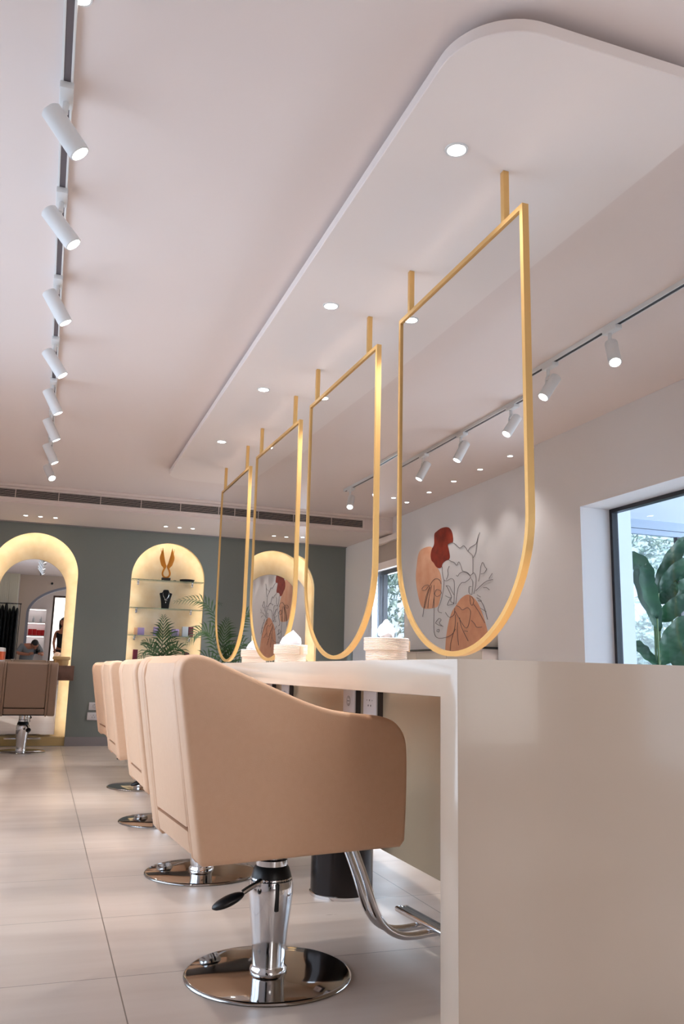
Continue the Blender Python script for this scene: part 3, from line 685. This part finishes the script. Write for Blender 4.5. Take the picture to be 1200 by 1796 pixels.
tag(MB().ball((AX + .085, D + .07, 1.918), (.02, .014, .007)).build('dark_pebble', 'velvet'), 'tiny black trinket between statue and tray', 'trinket')
bu = empty('necklace_bust', (AX - .01, D + .09, 1.576), 0, 'black velvet jewellery bust wearing a silver necklace', 'display bust')
out = [(-.042, 0), (.042, 0), (.048, .06), (.060, .13), (.074, .178), (.070, .188), (.048, .192), (.036, .205), (.032, .222), (.018, .229), (-.018, .229), (-.032, .222), (-.036, .205), (-.048, .192), (-.070, .188), (-.074, .178), (-.060, .13), (-.048, .06)]
MB().prism(out, 'Y', -.022, .016, .010, 4).build('bust_form', 'velvet', bu)
nk = MB().tube(catmull([(-.034, -.020, .195), (-.035, -.024, .165), (-.018, -.026, .130), (0, -.027, .112), (.018, -.026, .130), (.035, -.024, .165), (.034, -.020, .195)], 6), .0017, 6).build('necklace', 'silver', bu)
bd = MB()
for x, z in ((-.026, .142), (.030, .135), (-.012, .108), (0, .100), (.012, .104), (0, .082), (0, .072)): bd.ball((x, -.028, z), .0052, 10)
bd.build('beads', 'silver', nk)
for x, w_, h_, mt, lb in ((-.335, .040, .085, 'peachbox', 'small peach box at the left end of the third glass shelf'), (-.278, .080, .088, 'lilac', 'square lilac box on the third glass shelf'), (-.10, .06, .10, 'lilac', 'lilac box half hidden behind the palm tip'), (.125, .085, .085, 'lilac', 'wide lilac box behind the palm fronds'), (.243, .070, .118, 'palebox', 'pale grey box beside the maroon box on the third shelf'), (.312, .055, .118, 'maroon', 'tall maroon box at the right end of the third shelf')):
    tag(MB().box((AX + x - w_ / 2, D + .05, 1.2545), (AX + x + w_ / 2, D + .10, 1.2545 + h_), .002).build('product_box', mt), lb, 'box', 'boxes on the third glass shelf')
for x, w_, h_, mt, lb in ((-.325, .055, .15, 'maroon', 'tall maroon box at the left end of the lowest glass shelf'), (-.18, .05, .05, 'maroon', 'short maroon box low behind the left palm fronds'), (.275, .06, .13, 'maroon', 'maroon box at the right end of the lowest glass shelf')):
    tag(MB().box((AX + x - w_ / 2, D + .05, .9355), (AX + x + w_ / 2, D + .10, .9355 + h_), .002).build('product_box', mt), lb, 'box', 'boxes on the lowest glass shelf')

# ------------------------------------------------------------------ palms
def frond(b, pts, width, n=26, droop=.25, rnd=None, lean=(0, 0, 1)):
    """rachis through pts with paired leaflets; b = MB for leaf, returns nothing"""
    c = catmull(pts, 8); c = [Vector(p) for p in c]; N_ = len(c)
    b.tube(c, [.005 * (1 - .75 * i / N_) for i in range(N_)], 6)
    bm_ = bmesh.new()
    for i in range(n):
        t = .22 + .78 * i / (n - 1); f = t * (N_ - 1); k = min(int(f), N_ - 2); p = c[k].lerp(c[k + 1], f - k); d = (c[k + 1] - c[k]).normalized()
        side = d.cross(Vector(lean)); side = side.normalized() if side.length > .05 else Vector((1, 0, 0)); nrm = side.cross(d)
        L_ = width * (math.sin(math.pi * min(1, (.18 + .86 * (t - .22) / .78))) * .75 + .28) * rnd.uniform(.9, 1.08)
        for s in (-1, 1):
            a = 1.05 - .55 * t
            dr = (d * math.cos(a) + side * s * math.sin(a) + nrm * .22).normalized()
            tip = p + dr * L_ + Vector((0, 0, -droop * L_)); mid = p + dr * L_ * .5 + Vector((0, 0, .02 * L_))
            wv = dr.cross(nrm).normalized() * L_ * .055
            v = [bm_.verts.new(q) for q in (p - wv * .4, mid - wv, tip, mid + wv, p + wv * .4)]
            m_ = bm_.verts.new(mid + nrm * L_ * -.03)
            for q in ((v[0], v[1], m_), (v[1], v[2], m_), (v[2], v[3], m_), (v[3], v[4], m_), (v[4], v[0], m_)): bm_.faces.new(q)
    b.add(bm_)
def palm(loc, fronds, label, seed, h=.40, sc=1., sz=1.):
    rnd = random.Random(seed)
    o = empty('potted_palm', loc, 0, label, 'plant', 'potted palms by the grey green wall')
    MB().lathe([(.001, 0), (.11, 0), (.125, .02), (.145, h), (.135, h), (.125, h - .03), (.001, h - .03)], 32, caps=False).build('planter', 'pot', o)
    MB().lathe([(.001, h - .028), (.124, h - .028), (.124, h - .022), (.001, h - .022)], 32, caps=False).build('soil', 'soil', o)
    for pts, wd in fronds:
        b = MB(); frond(b, [(0, 0, h - .03)] + [(p[0] * sc, p[1] * sc, p[2] * sz) for p in pts], wd * sc, rnd=rnd, n=16 if len(pts) < 5 else 22, lean=(.15, -1, .25)); b.build('frond', 'leaf', o, smooth=True, ang=60)
    return o
palm((1.085, 8.15, 0), [([(0, 0, .8), (-.01, -.02, 1.1), (-.02, -.06, 1.26), (-.03, -.10, 1.40)], .235),
     ([(-.02, 0, .75), (-.08, -.05, 1.0), (-.17, -.08, 1.08), (-.27, -.12, .98)], .15), ([(.03, 0, .75), (.08, -.04, 1.02), (.17, -.07, 1.10), (.27, -.10, 1.0)], .15),
     ([(0, -.02, .75), (.02, -.12, 1.0), (.05, -.2, 1.12), (.09, -.3, 1.1)], .15), ([(0, -.02, .75), (-.05, -.12, 1.0), (-.09, -.22, 1.1), (-.13, -.32, 1.06)], .15),
     ([(0, .02, .8), (.06, .05, 1.05), (.11, .08, 1.2), (.14, .1, 1.27)], .14), ([(0, .03, .75), (-.08, .08, 1.05), (-.13, .12, 1.14), (-.2, .15, 1.16)], .14),
     ([(.02, 0, .7), (.10, -.10, .85), (.2, -.16, .9), (.33, -.2, .80)], .14), ([(-.02, 0, .7), (-.12, -.08, .85), (-.22, -.12, .87), (-.33, -.16, .78)], .14)],
     'potted palm in front of the shelf niche, its middle frond upright', 3, .40, .88, .966)
palm((1.66, 8.02, 0), [([(-.02, 0, .9), (-.06, -.02, 1.2), (-.13, -.03, 1.42), (-.25, -.04, 1.56), (-.42, -.05, 1.60), (-.60, -.06, 1.57)], .17),
     ([(-.03, 0, .8), (-.10, -.03, 1.10), (-.20, -.05, 1.27), (-.34, -.08, 1.28), (-.46, -.12, 1.16)], .19),
     ([(.03, 0, .8), (.08, 0, 1.15), (.14, 0, 1.38), (.26, -.02, 1.5), (.40, -.04, 1.45)], .19), ([(.03, 0, .75), (.10, -.02, 1.05), (.20, -.04, 1.18), (.36, -.06, 1.10)], .17),
     ([(0, -.02, .8), (0, -.08, 1.15), (.02, -.16, 1.3), (.04, -.28, 1.32)], .16), ([(-.02, 0, .7), (-.10, .05, .95), (-.22, .08, 1.05), (-.36, .1, .95)], .16),
     ([(.02, 0, .7), (.1, .05, .9), (.24, .08, 1.0), (.38, .1, .92)], .16), ([(0, .03, .8), (.02, .1, 1.2), (.03, .16, 1.42), (.05, .22, 1.5)], .15)],
     'taller arching palm right of the shelf niche, fronds bending left over it', 8, .40, .84, .955)
palm((2.48, 8.85, 0), [([(-.01, 0, .75), (-.03, -.02, .98), (-.07, -.03, 1.12), (-.15, -.05, 1.17)], .12), ([(.02, 0, .75), (.05, -.02, 1.0), (.09, -.03, 1.16), (.14, -.05, 1.25)], .12),
     ([(.03, 0, .7), (.09, -.02, .9), (.16, -.03, 1.0), (.25, -.05, .98)], .12), ([(0, -.02, .7), (0, -.06, .95), (.0, -.12, 1.08), (-.02, -.2, 1.08)], .12), ([(-.02, 0, .7), (-.08, 0, .88), (-.18, -.02, .95), (-.26, -.04, .88)], .12)],
     'small palm beside the right lit niche, mostly behind the hanging mirrors', 5, .34)

# ------------------------------------------------------------------ painting on the left wall
PX = XL + .0015
pt = empty('wall_painting', (XL, 7.5, 1.0), 0, 'line drawn face and leaves over peach and rust shapes on the left wall', 'painting')
def flat(name, pts, x, mt):
    pts = [(y - 7.5, z - 1.0) for y, z in catmull(pts, 5, True)]
    MB().prism(pts, 'X', 0, x).build(name, mt, pt, smooth=False)
flat('peach_oval', PAINT_SHAPES['oval'], .002, 'p_peach')
flat('peach_mound', PAINT_SHAPES['mound'], .002, 'p_peach2')
flat('rust_shape', PAINT_SHAPES['rust'], .004, 'p_rust')
b = MB()
for ln in PAINT_LINES:
    b.tube([(.0055, y - 7.5, z - 1.0) for y, z in (catmull(ln, 5) if len(ln) > 2 else ln)], .0024, 5)
b.build('line_drawing', 'p_line', pt)

# ------------------------------------------------------------------ console at the right wall, curtain
cb = empty('wall_console', (XR2, 7.35, 0), 0, 'beige panelled console against the right wall behind the nearest mirror', 'cabinet')
MB().box((-.20, -.98, 0), (-.001, 1.02, 1.10), .003).build('console_body', 'panel', cb)
for k in range(3): MB().box((-.205, -.97 + k * .665, .75), (-.199, -.97 + k * .665 + .65, 1.085), .002).build('drawer_front', 'console', cb)
MB().box((-.21, -1.0, 1.10), (-.001, 1.03, 1.118), .002).build('console_top', 'black', cb)
tag(MB().box((XR2 - .18, 6.72, 1.119), (XR2 - .03, 7.15, 1.24), .004).build('console_box', 'darkgreen'), 'dark green box on the beige console', 'box')
tag(MB().box((XR2 - .17, 6.40, 1.119), (XR2 - .02, 6.66, 1.25), .004).build('console_box', 'console'), 'beige box on the near end of the console', 'box')
b = bmesh.new(); n = 44; y0, y1 = 9.34, 9.93; ring_ = []
for k in range(n + 1):
    y = y0 + (y1 - y0) * k / n; x = XR2 - .045 + .014 * math.sin(k * 1.25)
    ring_.append((b.verts.new((x, y, .04)), b.verts.new((x, y, 2.075)), b.verts.new((x - .004, y, .04)), b.verts.new((x - .004, y, 2.075))))
for A_, B_ in zip(ring_, ring_[1:]):
    b.faces.new((A_[0], B_[0], B_[1], A_[1])); b.faces.new((A_[2], A_[3], B_[3], B_[2]))
MBc = MB().add(b).build('curtain', 'curtain', ang=60)
tag(MBc, 'pale sheer curtain at the far right window', 'curtain')

# ------------------------------------------------------------------ broad-leaf plant in the lobby
def blade(pts, width, nrm=(0, -1, .2), fold=.25, n=14):
    c = [Vector(p) for p in catmull(pts, 7)]; N_ = len(c); b = bmesh.new(); rows = []
    for i, p in enumerate(c):
        t = i / (N_ - 1); d = (c[min(i + 1, N_ - 1)] - c[max(i - 1, 0)]).normalized()
        sd = d.cross(Vector(nrm)).normalized(); up_ = sd.cross(d)
        w_ = width * math.sin(math.pi * min(.999, max(.02, t ** .85))) ** .7
        rows.append([b.verts.new(p + sd * w_ * u + up_ * fold * w_ * abs(u) + up_ * .01 * math.sin(i * 1.7 + u * 3)) for u in (-1, -.55, 0, .55, 1)])
    for A_, B_ in zip(rows, rows[1:]):
        for k in range(4): b.faces.new((A_[k], A_[k + 1], B_[k + 1], B_[k]))
    bmesh.ops.solidify(b, geom=b.faces[:], thickness=.002)
    return b
PB = (5.02, 5.95)
bp = empty('broad_leaf_plant', (PB[0], PB[1], 0), 0, 'tall broad leaved plant standing in the lobby behind the glass', 'plant')
MB().lathe([(.001, 0), (.15, 0), (.19, .42), (.17, .42), (.16, .38), (.001, .38)], 32, caps=False).build('planter', 'whitebox', bp)
MB().lathe([(.001, .381), (.155, .381), (.155, .39), (.001, .39)], 32, caps=False).build('soil', 'soil', bp)
LV = [([(5.03, 1.60), (5.15, 1.88), (5.29, 2.13)], .085, 0), ([(5.02, 1.62), (5.15, 1.81), (5.42, 1.99)], .06, -.06), ([(4.86, 1.86), (4.86, 1.62), (4.95, 1.28)], .12, -.02), ([(4.76, 1.94), (4.88, 1.85), (4.97, 1.70)], .10, .05),
      ([(4.84, 1.84), (4.83, 1.60), (4.86, 1.38)], .09, -.1), ([(4.99, 1.00), (5.05, 1.20), (5.17, 1.42)], .11, -.08), ([(5.08, 1.38), (5.18, 1.50), (5.36, 1.62)], .08, 0), ([(5.10, 1.72), (5.24, 1.78), (5.42, 1.86)], .05, .03),
      ([(4.78, 1.20), (4.84, 1.10), (4.93, .98)], .06, 0), ([(5.08, 1.57), (5.17, 1.64), (5.25, 1.74)], .09, .08), ([(5.19, 1.0), (5.25, 1.13), (5.31, 1.26)], .10, 0), ([(5.30, 1.55), (5.42, 1.75), (5.50, 2.0)], .10, .05), ([(5.25, 1.1), (5.42, 1.25), (5.6, 1.3)], .10, 0)]
for pts, wd, dy in LV:
    P3 = [(x - PB[0], dy - .06 * i, z) for i, (x, z) in enumerate(pts)]
    lf = MB().add(blade(P3, wd * .98)).build('leaf', 'banana', bp, ang=60)
    b0 = min((P3[0], P3[-1]), key=lambda q: q[2] if wd < .2 else 0)
    MB().tube(catmull([(0, 0, .385), (b0[0] * .35, b0[1] * .4, (b0[2] + .385) / 2), b0], 6), .007, 8).build('stalk', 'stem', lf)

# ------------------------------------------------------------------ trees outside
def tree(x, y, h, r, seed, label, nl=4200, ls=.105):
    rnd = random.Random(seed); o = empty('garden_tree', (x, y, -.1), 0, label, 'tree', 'trees outside the windows')
    MB().tube([(0, 0, 0), (.05, 0, h * .3), (-.03, .04, h * .6), (.02, 0, h * .9)], [.09, .075, .06, .03], 10).tube([(0, 0, h * .35), (.3, .1, h * .6), (.5, .1, h * .8)], [.05, .04, .02], 8).tube([(0, 0, h * .4), (-.3, -.1, h * .62), (-.5, 0, h * .8)], [.05, .04, .02], 8).build('tree_trunk', 'trunk', o)
    b = bmesh.new(); blobs = [(rnd.uniform(-r, r) * .75, rnd.uniform(-r, r) * .6, rnd.uniform(.25, 1) * h, rnd.uniform(.35, .62) * r) for _ in range(13)]
    for i in range(nl):
        bx, by, bz, br = rnd.choice(blobs)
        d = Vector((rnd.gauss(0, 1), rnd.gauss(0, 1), rnd.gauss(0, 1))).normalized() * br * rnd.uniform(.7, 1.05)
        p = Vector((bx, by, bz)) + d; u = Vector((rnd.gauss(0, 1), rnd.gauss(0, 1), rnd.gauss(0, 1))).normalized(); v_ = u.orthogonal().normalized()
        s = ls * rnd.uniform(.6, 1.2); q = [b.verts.new(p + a) for a in (-u * s * .7, v_ * s * .3, u * s * .7, -v_ * s * .3)]
        b.faces.new(q)
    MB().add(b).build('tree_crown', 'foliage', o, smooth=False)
for k, (x, y, h, r, lb) in enumerate([(6.7, 8.9, 3.4, 1.0, 'leafy garden tree right behind the lobby glass'), (9.3, 9.6, 3.6, 1.2, 'pale leafy garden tree at the right behind the lobby glass'), (5.2, 11.3, 3.6, 1.0, 'leafy garden tree outside the far right window'), (8.4, 12.6, 4.2, 1.3, 'tall garden tree farther back outside'), (12.2, 11.0, 4, 1.3, 'garden tree at the far right outside'), (4.9, 14.6, 3.8, 1.4, 'garden tree farthest away beyond the far right window')]):
    tree(x, y, h, r, 20 + k, lb)

# ------------------------------------------------------------------ the room behind the camera, seen in the arched mirror
struct('wall_arch', MB().add(holed_face([(-.52, 0), (-.52, ZC), (XR, ZC), (XR, 0)], [[(-.32, .004)] + [(1.1 - 1.42 * math.cos(math.pi * k / 60), 1.75 + .75 * math.sin(math.pi * k / 60)) for k in range(61)] + [(2.52, .004)]], -1.45, .25)), 'arch_wall')
ao = [(1.1 - 1.42 * math.cos(math.pi * k / 60), 1.75 + .75 * math.sin(math.pi * k / 60)) for k in range(61)]
ai = [(1.1 - 1.36 * math.cos(math.pi * k / 60), 1.75 + .69 * math.sin(math.pi * k / 60)) for k in range(60, -1, -1)]
struct('trim_7', MB().prism([(-.32, 0)] + ao + [(2.52, 0), (2.46, 0)] + ai + [(-.26, 0)], 'Y', -1.449, -1.201), 'arch_lining')
sl = empty('slatted_panel', (-.79, -1.0, 0), 0, 'tall cream slatted panel behind the hanging black capes', 'wall panel')
MB().box((-.25, -.03, 0), (.26, -.012, ZC)).build('panel_board', 'slat', sl, smooth=False)
for k in range(12): MB().box((-.245 + k * .043, -.012, 0), (-.245 + k * .043 + .028, .012, ZC)).build('slat', 'slat', sl, smooth=False)
rk = empty('cape_rack', (-.72, -.72, 0), 0, 'thin black rail stand holding black salon capes', 'rack')
for s in (-1, 1): MB().cyl((s * .27, 0, 0), (s * .27, 0, 1.96), .008).build('post', 'black', rk)
MB().cyl((-.29, 0, 1.955), (.29, 0, 1.955), .012).build('rail', 'black', rk)
MB().box((-.28, -.15, 0), (-.26, .15, .02)).box((.26, -.15, 0), (.28, .15, .02)).build('foot', 'black', rk, smooth=False)
for k in range(6):
    x = -.72 - .205 + k * .082; rnd = random.Random(k)
    o = empty('salon_cape', (x, -.72, .62 + .03 * (k % 3)), 0, 'black salon cape hanging on the rack, ' + ['leftmost', 'second', 'third', 'fourth', 'fifth', 'last'][k] + ' along the rail from the window', 'cape', 'black capes on the rack')
    rings = []; b = bmesh.new(); H_ = 1.33 - .05 * (k % 2) - .02 * k
    for q, (t, rx, ry) in enumerate([(0, .041, .23), (.35, .040, .21), (.7, .039, .20), (.9, .036, .18), (.97, .026, .11), (1, .012, .03)]):
        rings.append([b.verts.new((rx * math.cos(a) * (1 + .25 * math.sin(5 * a + k)), ry * math.sin(a) * (1 + .10 * math.sin(7 * a + k + q * .3)), H_ * t)) for a in [2 * math.pi * j / 26 for j in range(26)]])
    for A_, B_ in zip(rings, rings[1:]):
        for j in range(26): b.faces.new((A_[j], A_[(j + 1) % 26], B_[(j + 1) % 26], B_[j]))
    b.faces.new(rings[0][::-1]); b.faces.new(rings[-1])
    MB().add(b).build('cape_cloth', 'cape', o, ang=60)
    MB().tube([(0, 0, H_ - .01), (0, 0, 1.955 - o.location.z - .0), (0, .02, 1.97 - o.location.z), (0, .02, 1.94 - o.location.z)], .003, 6).build('hanger_hook', 'chrome', o)
# lit shelf unit with red boxes on the rear wall
su = empty('lit_shelf_unit', (-.08, -2.99, 0), 0, 'white lit shelf unit on the rear wall, reflected in the arched mirror', 'shelf unit')
ring(MB(), 'Y', 0, .25, (-.26, .2, .26, 1.93), (-.24, .22, .24, 1.91)).build('unit_frame', 'whitebox', su, smooth=False)
MB().box((-.24, 0.001, .22), (.24, .012, 1.91)).build('unit_back', 'whitebox', su, smooth=False)
for z in (.80, 1.22, 1.56):
    s_ = MB().box((-.24, .012, z), (.24, .24, z + .02)).build('unit_shelf', 'whitebox', su, smooth=False)
for z in (1.895, 1.545, 1.205): MB().box((-.22, .16, z - .004), (.22, .18, z + .004)).build('shelf_light', 'coollamp', su, smooth=False)
for k, (x, w_, h_) in enumerate([(-.245, .10, .16), (-.143, .10, .16), (-.041, .10, .14), (.061, .09, .14)]):
    tag(MB().box((x, -2.9, 1.241), (x + w_, -2.78, 1.241 + h_), .003).build('red_box', 'red'), 'red box on the lit rear shelf, %s of the four seen in the mirror' % ['leftmost', 'second', 'third', 'rightmost'][k], 'box', 'red boxes on the lit shelf')
for k, x in enumerate((-.14, .04)):
    bo = empty('clear_bottle', (x, -2.88, 1.581), 0, ['small white bottle on the upper lit rear shelf, left one', 'small white bottle on the upper lit rear shelf, right one'][k], 'bottle', 'bottles on the lit shelf')
    MB().lathe([(.001, 0), (.028, 0), (.03, .01), (.03, .09), (.012, .11), (.012, .12)], 24, caps=False).build('bottle_body', 'palebox', bo)
    MB().lathe([(.014, .12), (.014, .15), (.001, .15)], 20, caps=False).build('bottle_cap', 'white_metal', bo)
tag(MB().ball((.21, -1.19, 2.50), .02, 16).cyl((.21, -1.20, 2.50), (.21, -1.185, 2.50), .028, n=20).build('camera_dome', 'black'), 'tiny black security dome above the arch behind the camera', 'security camera')

# ------------------------------------------------------------------ people (both behind the camera, seen only in the arched mirror)
def skin_mesh(name, nodes, edges, mt, parent, root=0, sub=2, label=None):
    me = bpy.data.meshes.new(name); me.from_pydata([n[0] for n in nodes], edges, []); me.update()
    o = bpy.data.objects.new(name, me); COL.objects.link(o)
    o.modifiers.new('skin', 'SKIN').use_smooth_shade = True
    sv = me.skin_vertices[0].data if me.skin_vertices else None
    if sv is None:
        bm_ = bmesh.new(); bm_.from_mesh(me); lay = bm_.verts.layers.skin.verify()
        bm_.to_mesh(me); bm_.free(); sv = me.skin_vertices[0].data
    for i, nd in enumerate(nodes):
        r = nd[1]; sv[i].radius = r if isinstance(r, tuple) else (r, r); sv[i].use_root = (i == root)
    ss = o.modifiers.new('sub', 'SUBSURF'); ss.levels = sub; ss.render_levels = sub
    dg = bpy.context.evaluated_depsgraph_get(); dg.update(); me2 = bpy.data.meshes.new_from_object(o.evaluated_get(dg)); bpy.data.objects.remove(o)
    return link(name, me2, mt, parent, label, ang=80)
def chain(nodes, edges, start, pts):
    prev = start
    for p in pts:
        nodes.append(p); edges.append((prev, len(nodes) - 1)); prev = len(nodes) - 1
    return prev
def hand(nodes, edges, wrist, w_pos, dirv, upv, curl=.6, s=1.):
    """palm and five fingers growing from node index wrist"""
    dv = Vector(dirv).normalized(); uv = Vector(upv).normalized(); sv = dv.cross(uv).normalized(); uv = sv.cross(dv)
    palm_ = Vector(w_pos) + dv * .045 * s
    pi = chain(nodes, edges, wrist, [(tuple(palm_), (.030 * s, .016 * s))])
    for k, (off, ln) in enumerate(zip((-.030, -.010, .010, .029), (.070, .080, .074, .058))):
        p0 = palm_ + dv * .035 * s + sv * off * s
        d1 = (dv * math.cos(curl) - uv * math.sin(curl)); d2 = (dv * math.cos(curl * 2) - uv * math.sin(curl * 2))
        chain(nodes, edges, pi, [(tuple(p0), .0095 * s), (tuple(p0 + d1 * ln * .5 * s), .0085 * s), (tuple(p0 + d1 * ln * .5 * s + d2 * ln * .5 * s), .0075 * s)])
    t0 = palm_ - sv * .034 * s - dv * .015 * s
    chain(nodes, edges, pi, [(tuple(t0), .011 * s), (tuple(t0 - sv * .018 * s + dv * .03 * s - uv * .01), .0095 * s), (tuple(t0 - sv * .015 * s + dv * .055 * s - uv * .02), .0085 * s)])
def head_parts(parent, c, fwd, hair_long=False):
    f = Vector(fwd).normalized(); q = Vector((0, 1, 0)).rotation_difference(f).to_matrix().to_4x4()
    T = Matrix.Translation(Vector(c)) @ q
    h = MB()
    b = bmesh.new(); bmesh.ops.create_uvsphere(b, u_segments=24, v_segments=18, radius=1)
    for v_ in b.verts:
        x, y, z = v_.co; jaw = 1 - .28 * max(0, -z) ** 1.4
        v_.co = Vector((x * .076 * jaw, y * .096 * (1 - .12 * max(0, -z)), z * .116))
        if y > .75 and -.35 < z < .15 and abs(x) < .25: v_.co.y += .018 * (1 - abs(x) / .25)
        if y > .6 and .1 < z < .3 and .2 < abs(x) < .55: v_.co.y -= .008
    h.add(b, T)
    for s in (-1, 1): h.ball(T @ Vector((s * .077, -.005, -.005)), (.012, .02, .032), 12)
    hd = h.build('head', 'skin', parent, ang=80)
    MB().add(_lips(), T).build('mouth', 'lips', hd, ang=80)
    e = MB()
    for s in (-1, 1): e.ball(T @ Vector((s * .030, .084, .012)), (.011, .006, .006), 10)
    e.build('eyes', 'black', hd)
    b = bmesh.new(); bmesh.ops.create_uvsphere(b, u_segments=28, v_segments=20, radius=1)
    for v_ in b.verts:
        x, y, z = v_.co; k = 1 + .03 * math.sin(17 * x + 9 * y) * math.cos(13 * z)
        v_.co = Vector((x * .086 * k, (y * .100 - .008) * k, z * .118 * k + .016))
    dl = [v_ for v_ in b.verts if v_.co.z < (-.01 if v_.co.y < .02 else .055)]
    bmesh.ops.delete(b, geom=dl, context='VERTS')
    H_ = MB().add(b, T)
    if hair_long:
        for a in range(9):
            an = math.pi + math.pi * a / 8
            H_.tube([T @ Vector((.080 * math.cos(an), .075 * math.sin(an) - .01, .05)), T @ Vector((.088 * math.cos(an), .085 * math.sin(an) - .01, -.08)), T @ Vector((.082 * math.cos(an), .08 * math.sin(an) - .01, -.26)), T @ Vector((.05 * math.cos(an), .08 * math.sin(an) - .01, -.36))], [.026, .028, .022, .006], 8)
    H_.build('hair', 'hair', parent, ang=80)
def _lips():
    b = bmesh.new(); bmesh.ops.create_uvsphere(b, u_segments=12, v_segments=8, radius=1)
    for v_ in b.verts: v_.co = Vector((v_.co.x * .022, v_.co.y * .006 + .083, v_.co.z * .008 - .058))
    return b
# photographer: kneeling behind the low camera, bent over it, head bowed
pp = empty('person', (-.16, -.34, 0), 0, 'kneeling person in a grey t-shirt bent over a camera, reflected in the arched mirror', 'person')
def rel(v_, o=(-.16, -.34, 0)): return (v_[0] - o[0], v_[1] - o[1], v_[2] - o[2])
N0 = [(rel((-.24, -.62, .50)), .135)]; E0 = []
sp_ = chain(N0, E0, 0, [(rel((-.23, -.58, .68)), .125), (rel((-.20, -.50, .86)), .135), (rel((-.16, -.42, .97)), (.12, .10)), (rel((-.11, -.33, 1.01)), .055)])
def limb(root, pts): return chain(N0, E0, root, pts)
iw = {}
for s, hx in ((-1, -.13), (1, .085)):
    sh = limb(3, [(rel((-.16 + s * .17, -.40, .98)), .062), (rel((-.15 + s * .27, -.30, .82)), .046)])
    wr = limb(sh, [(rel((hx + s * .03, -.17, .80)), .032), (rel((hx, -.115, .835)), .026)])
    hand(N0, E0, wr, N0[wr][0], (.0 - s * .25, .9, .15), (0, -.1, 1), .7, .95)
for s in (-1, 1):
    hp = limb(0, [(rel((-.24 + s * .10, -.58, .46)), .10), (rel((-.22 + s * .15, -.28, .40 if s > 0 else .12)), .07)])
    limb(hp, [(rel((-.22 + s * .15, -.40 if s > 0 else -.55, .10 if s > 0 else .07)), .048), (rel((-.22 + s * .15, -.36 if s > 0 else -.72, .05)), .04), (rel((-.22 + s * .15, -.24 if s > 0 else -.80, .04)), .035)])
body = skin_mesh('body', N0, E0, 'skin', pp, 0, 2)
# clothing: the same skeleton, a little fatter, cut to the covered part
Nt = [(n[0], tuple(r * 1.10 for r in n[1]) if isinstance(n[1], tuple) else n[1] * 1.10) for n in N0]
def sub_skel(keep, nodes, grow):
    idx = {k: i for i, k in enumerate(keep)}
    nn = [(nodes[k][0], tuple(r * grow for r in nodes[k][1]) if isinstance(nodes[k][1], tuple) else nodes[k][1] * grow) for k in keep]
    return nn, [(idx[a], idx[b_]) for a, b_ in E0 if a in idx and b_ in idx]
arm_nodes = [k for k, n in enumerate(N0) if k in (0, 1, 2, 3) or (n[1] in (.062, .046))]
nn, ee = sub_skel(arm_nodes, N0, 1.26); skin_mesh('t_shirt', nn, ee, 'tshirt', pp, 0, 2)
leg_nodes = [k for k, n in enumerate(N0) if k == 0 or n[1] in (.10, .07, .048, .04)]
nn, ee = sub_skel(leg_nodes, N0, 1.14); skin_mesh('trousers', nn, ee, 'trousers', pp, 0, 2)
head_parts(pp, rel((-.06, -.28, 1.02)), (.25, .8, -1.0))
ca = empty('photo_camera', (0, -.075, .868), 0, 'black photo camera held low by the kneeling person', 'camera')
MB().box((-.068, -.075, -.05), (.068, -.02, .045), .008, 3).box((-.025, -.065, .04), (.025, -.02, .068), .008, 2).build('camera_body', 'black', ca)
MB().lathe_axis((0, -.02, 0), (0, .055, 0), [(.036, 0), (.038, .1), (.038, .55), (.034, .6), (.034, 1), (.028, 1), (.026, .85)], 36, False).build('lens_barrel', 'black', ca)
MB().lathe_axis((0, .035, 0), (0, .04, 0), [(.0005, 0), (.026, 0), (.026, 1), (.0005, 1)], 32, False).build('front_glass', 'pane', ca)
# woman standing farther back at the right of the reflection
wp_ = empty('person', (.60, -2.75, 0), 0, 'standing person with long dark hair in a black top, at the mirror edge', 'person')
N0 = [((0, 0, .90), .125)]; E0 = []
chain(N0, E0, 0, [((0, 0, 1.06), (.105, .09)), ((0, .0, 1.22), (.125, .10)), ((0, 0, 1.35), (.12, .085)), ((0, .01, 1.44), .045), ((0, .015, 1.50), .043)])
for s in (-1, 1):
    a = chain(N0, E0, 3, [((s * .16, 0, 1.34), .050), ((s * .20, .02, 1.08), .038), ((s * .17, .14, .90), .028), ((s * .16, .19, .87), .023)])
    hand(N0, E0, a, N0[a][0], (0, .8, -.3), (0, .3, 1), .45, .9)
    a = chain(N0, E0, 0, [((s * .09, 0, .82), .092), ((s * .095, .01, .48), .060), ((s * .10, -.02, .10), .038), ((s * .10, .01, .05), .036), ((s * .105, .13, .035), .030)])
skin_mesh('body', N0, E0, 'skin', wp_, 0, 2)
top = [k for k, n in enumerate(N0) if k in (0, 1, 2, 3) or n[1] in (.050,)]
nn, ee = sub_skel(top, N0, 1.20); skin_mesh('black_top', nn, ee, 'top_black', wp_, 0, 2)
lg = [k for k, n in enumerate(N0) if k == 0 or n[1] in (.092, .060, .038)]
lg = [k for k in lg if N0[k][0][2] < .95]
nn, ee = sub_skel(lg, N0, 1.14); skin_mesh('trousers', nn, ee, 'trousers', wp_, 0, 2)
head_parts(wp_, (0, .03, 1.60), (-.3, 1, -.15), True)
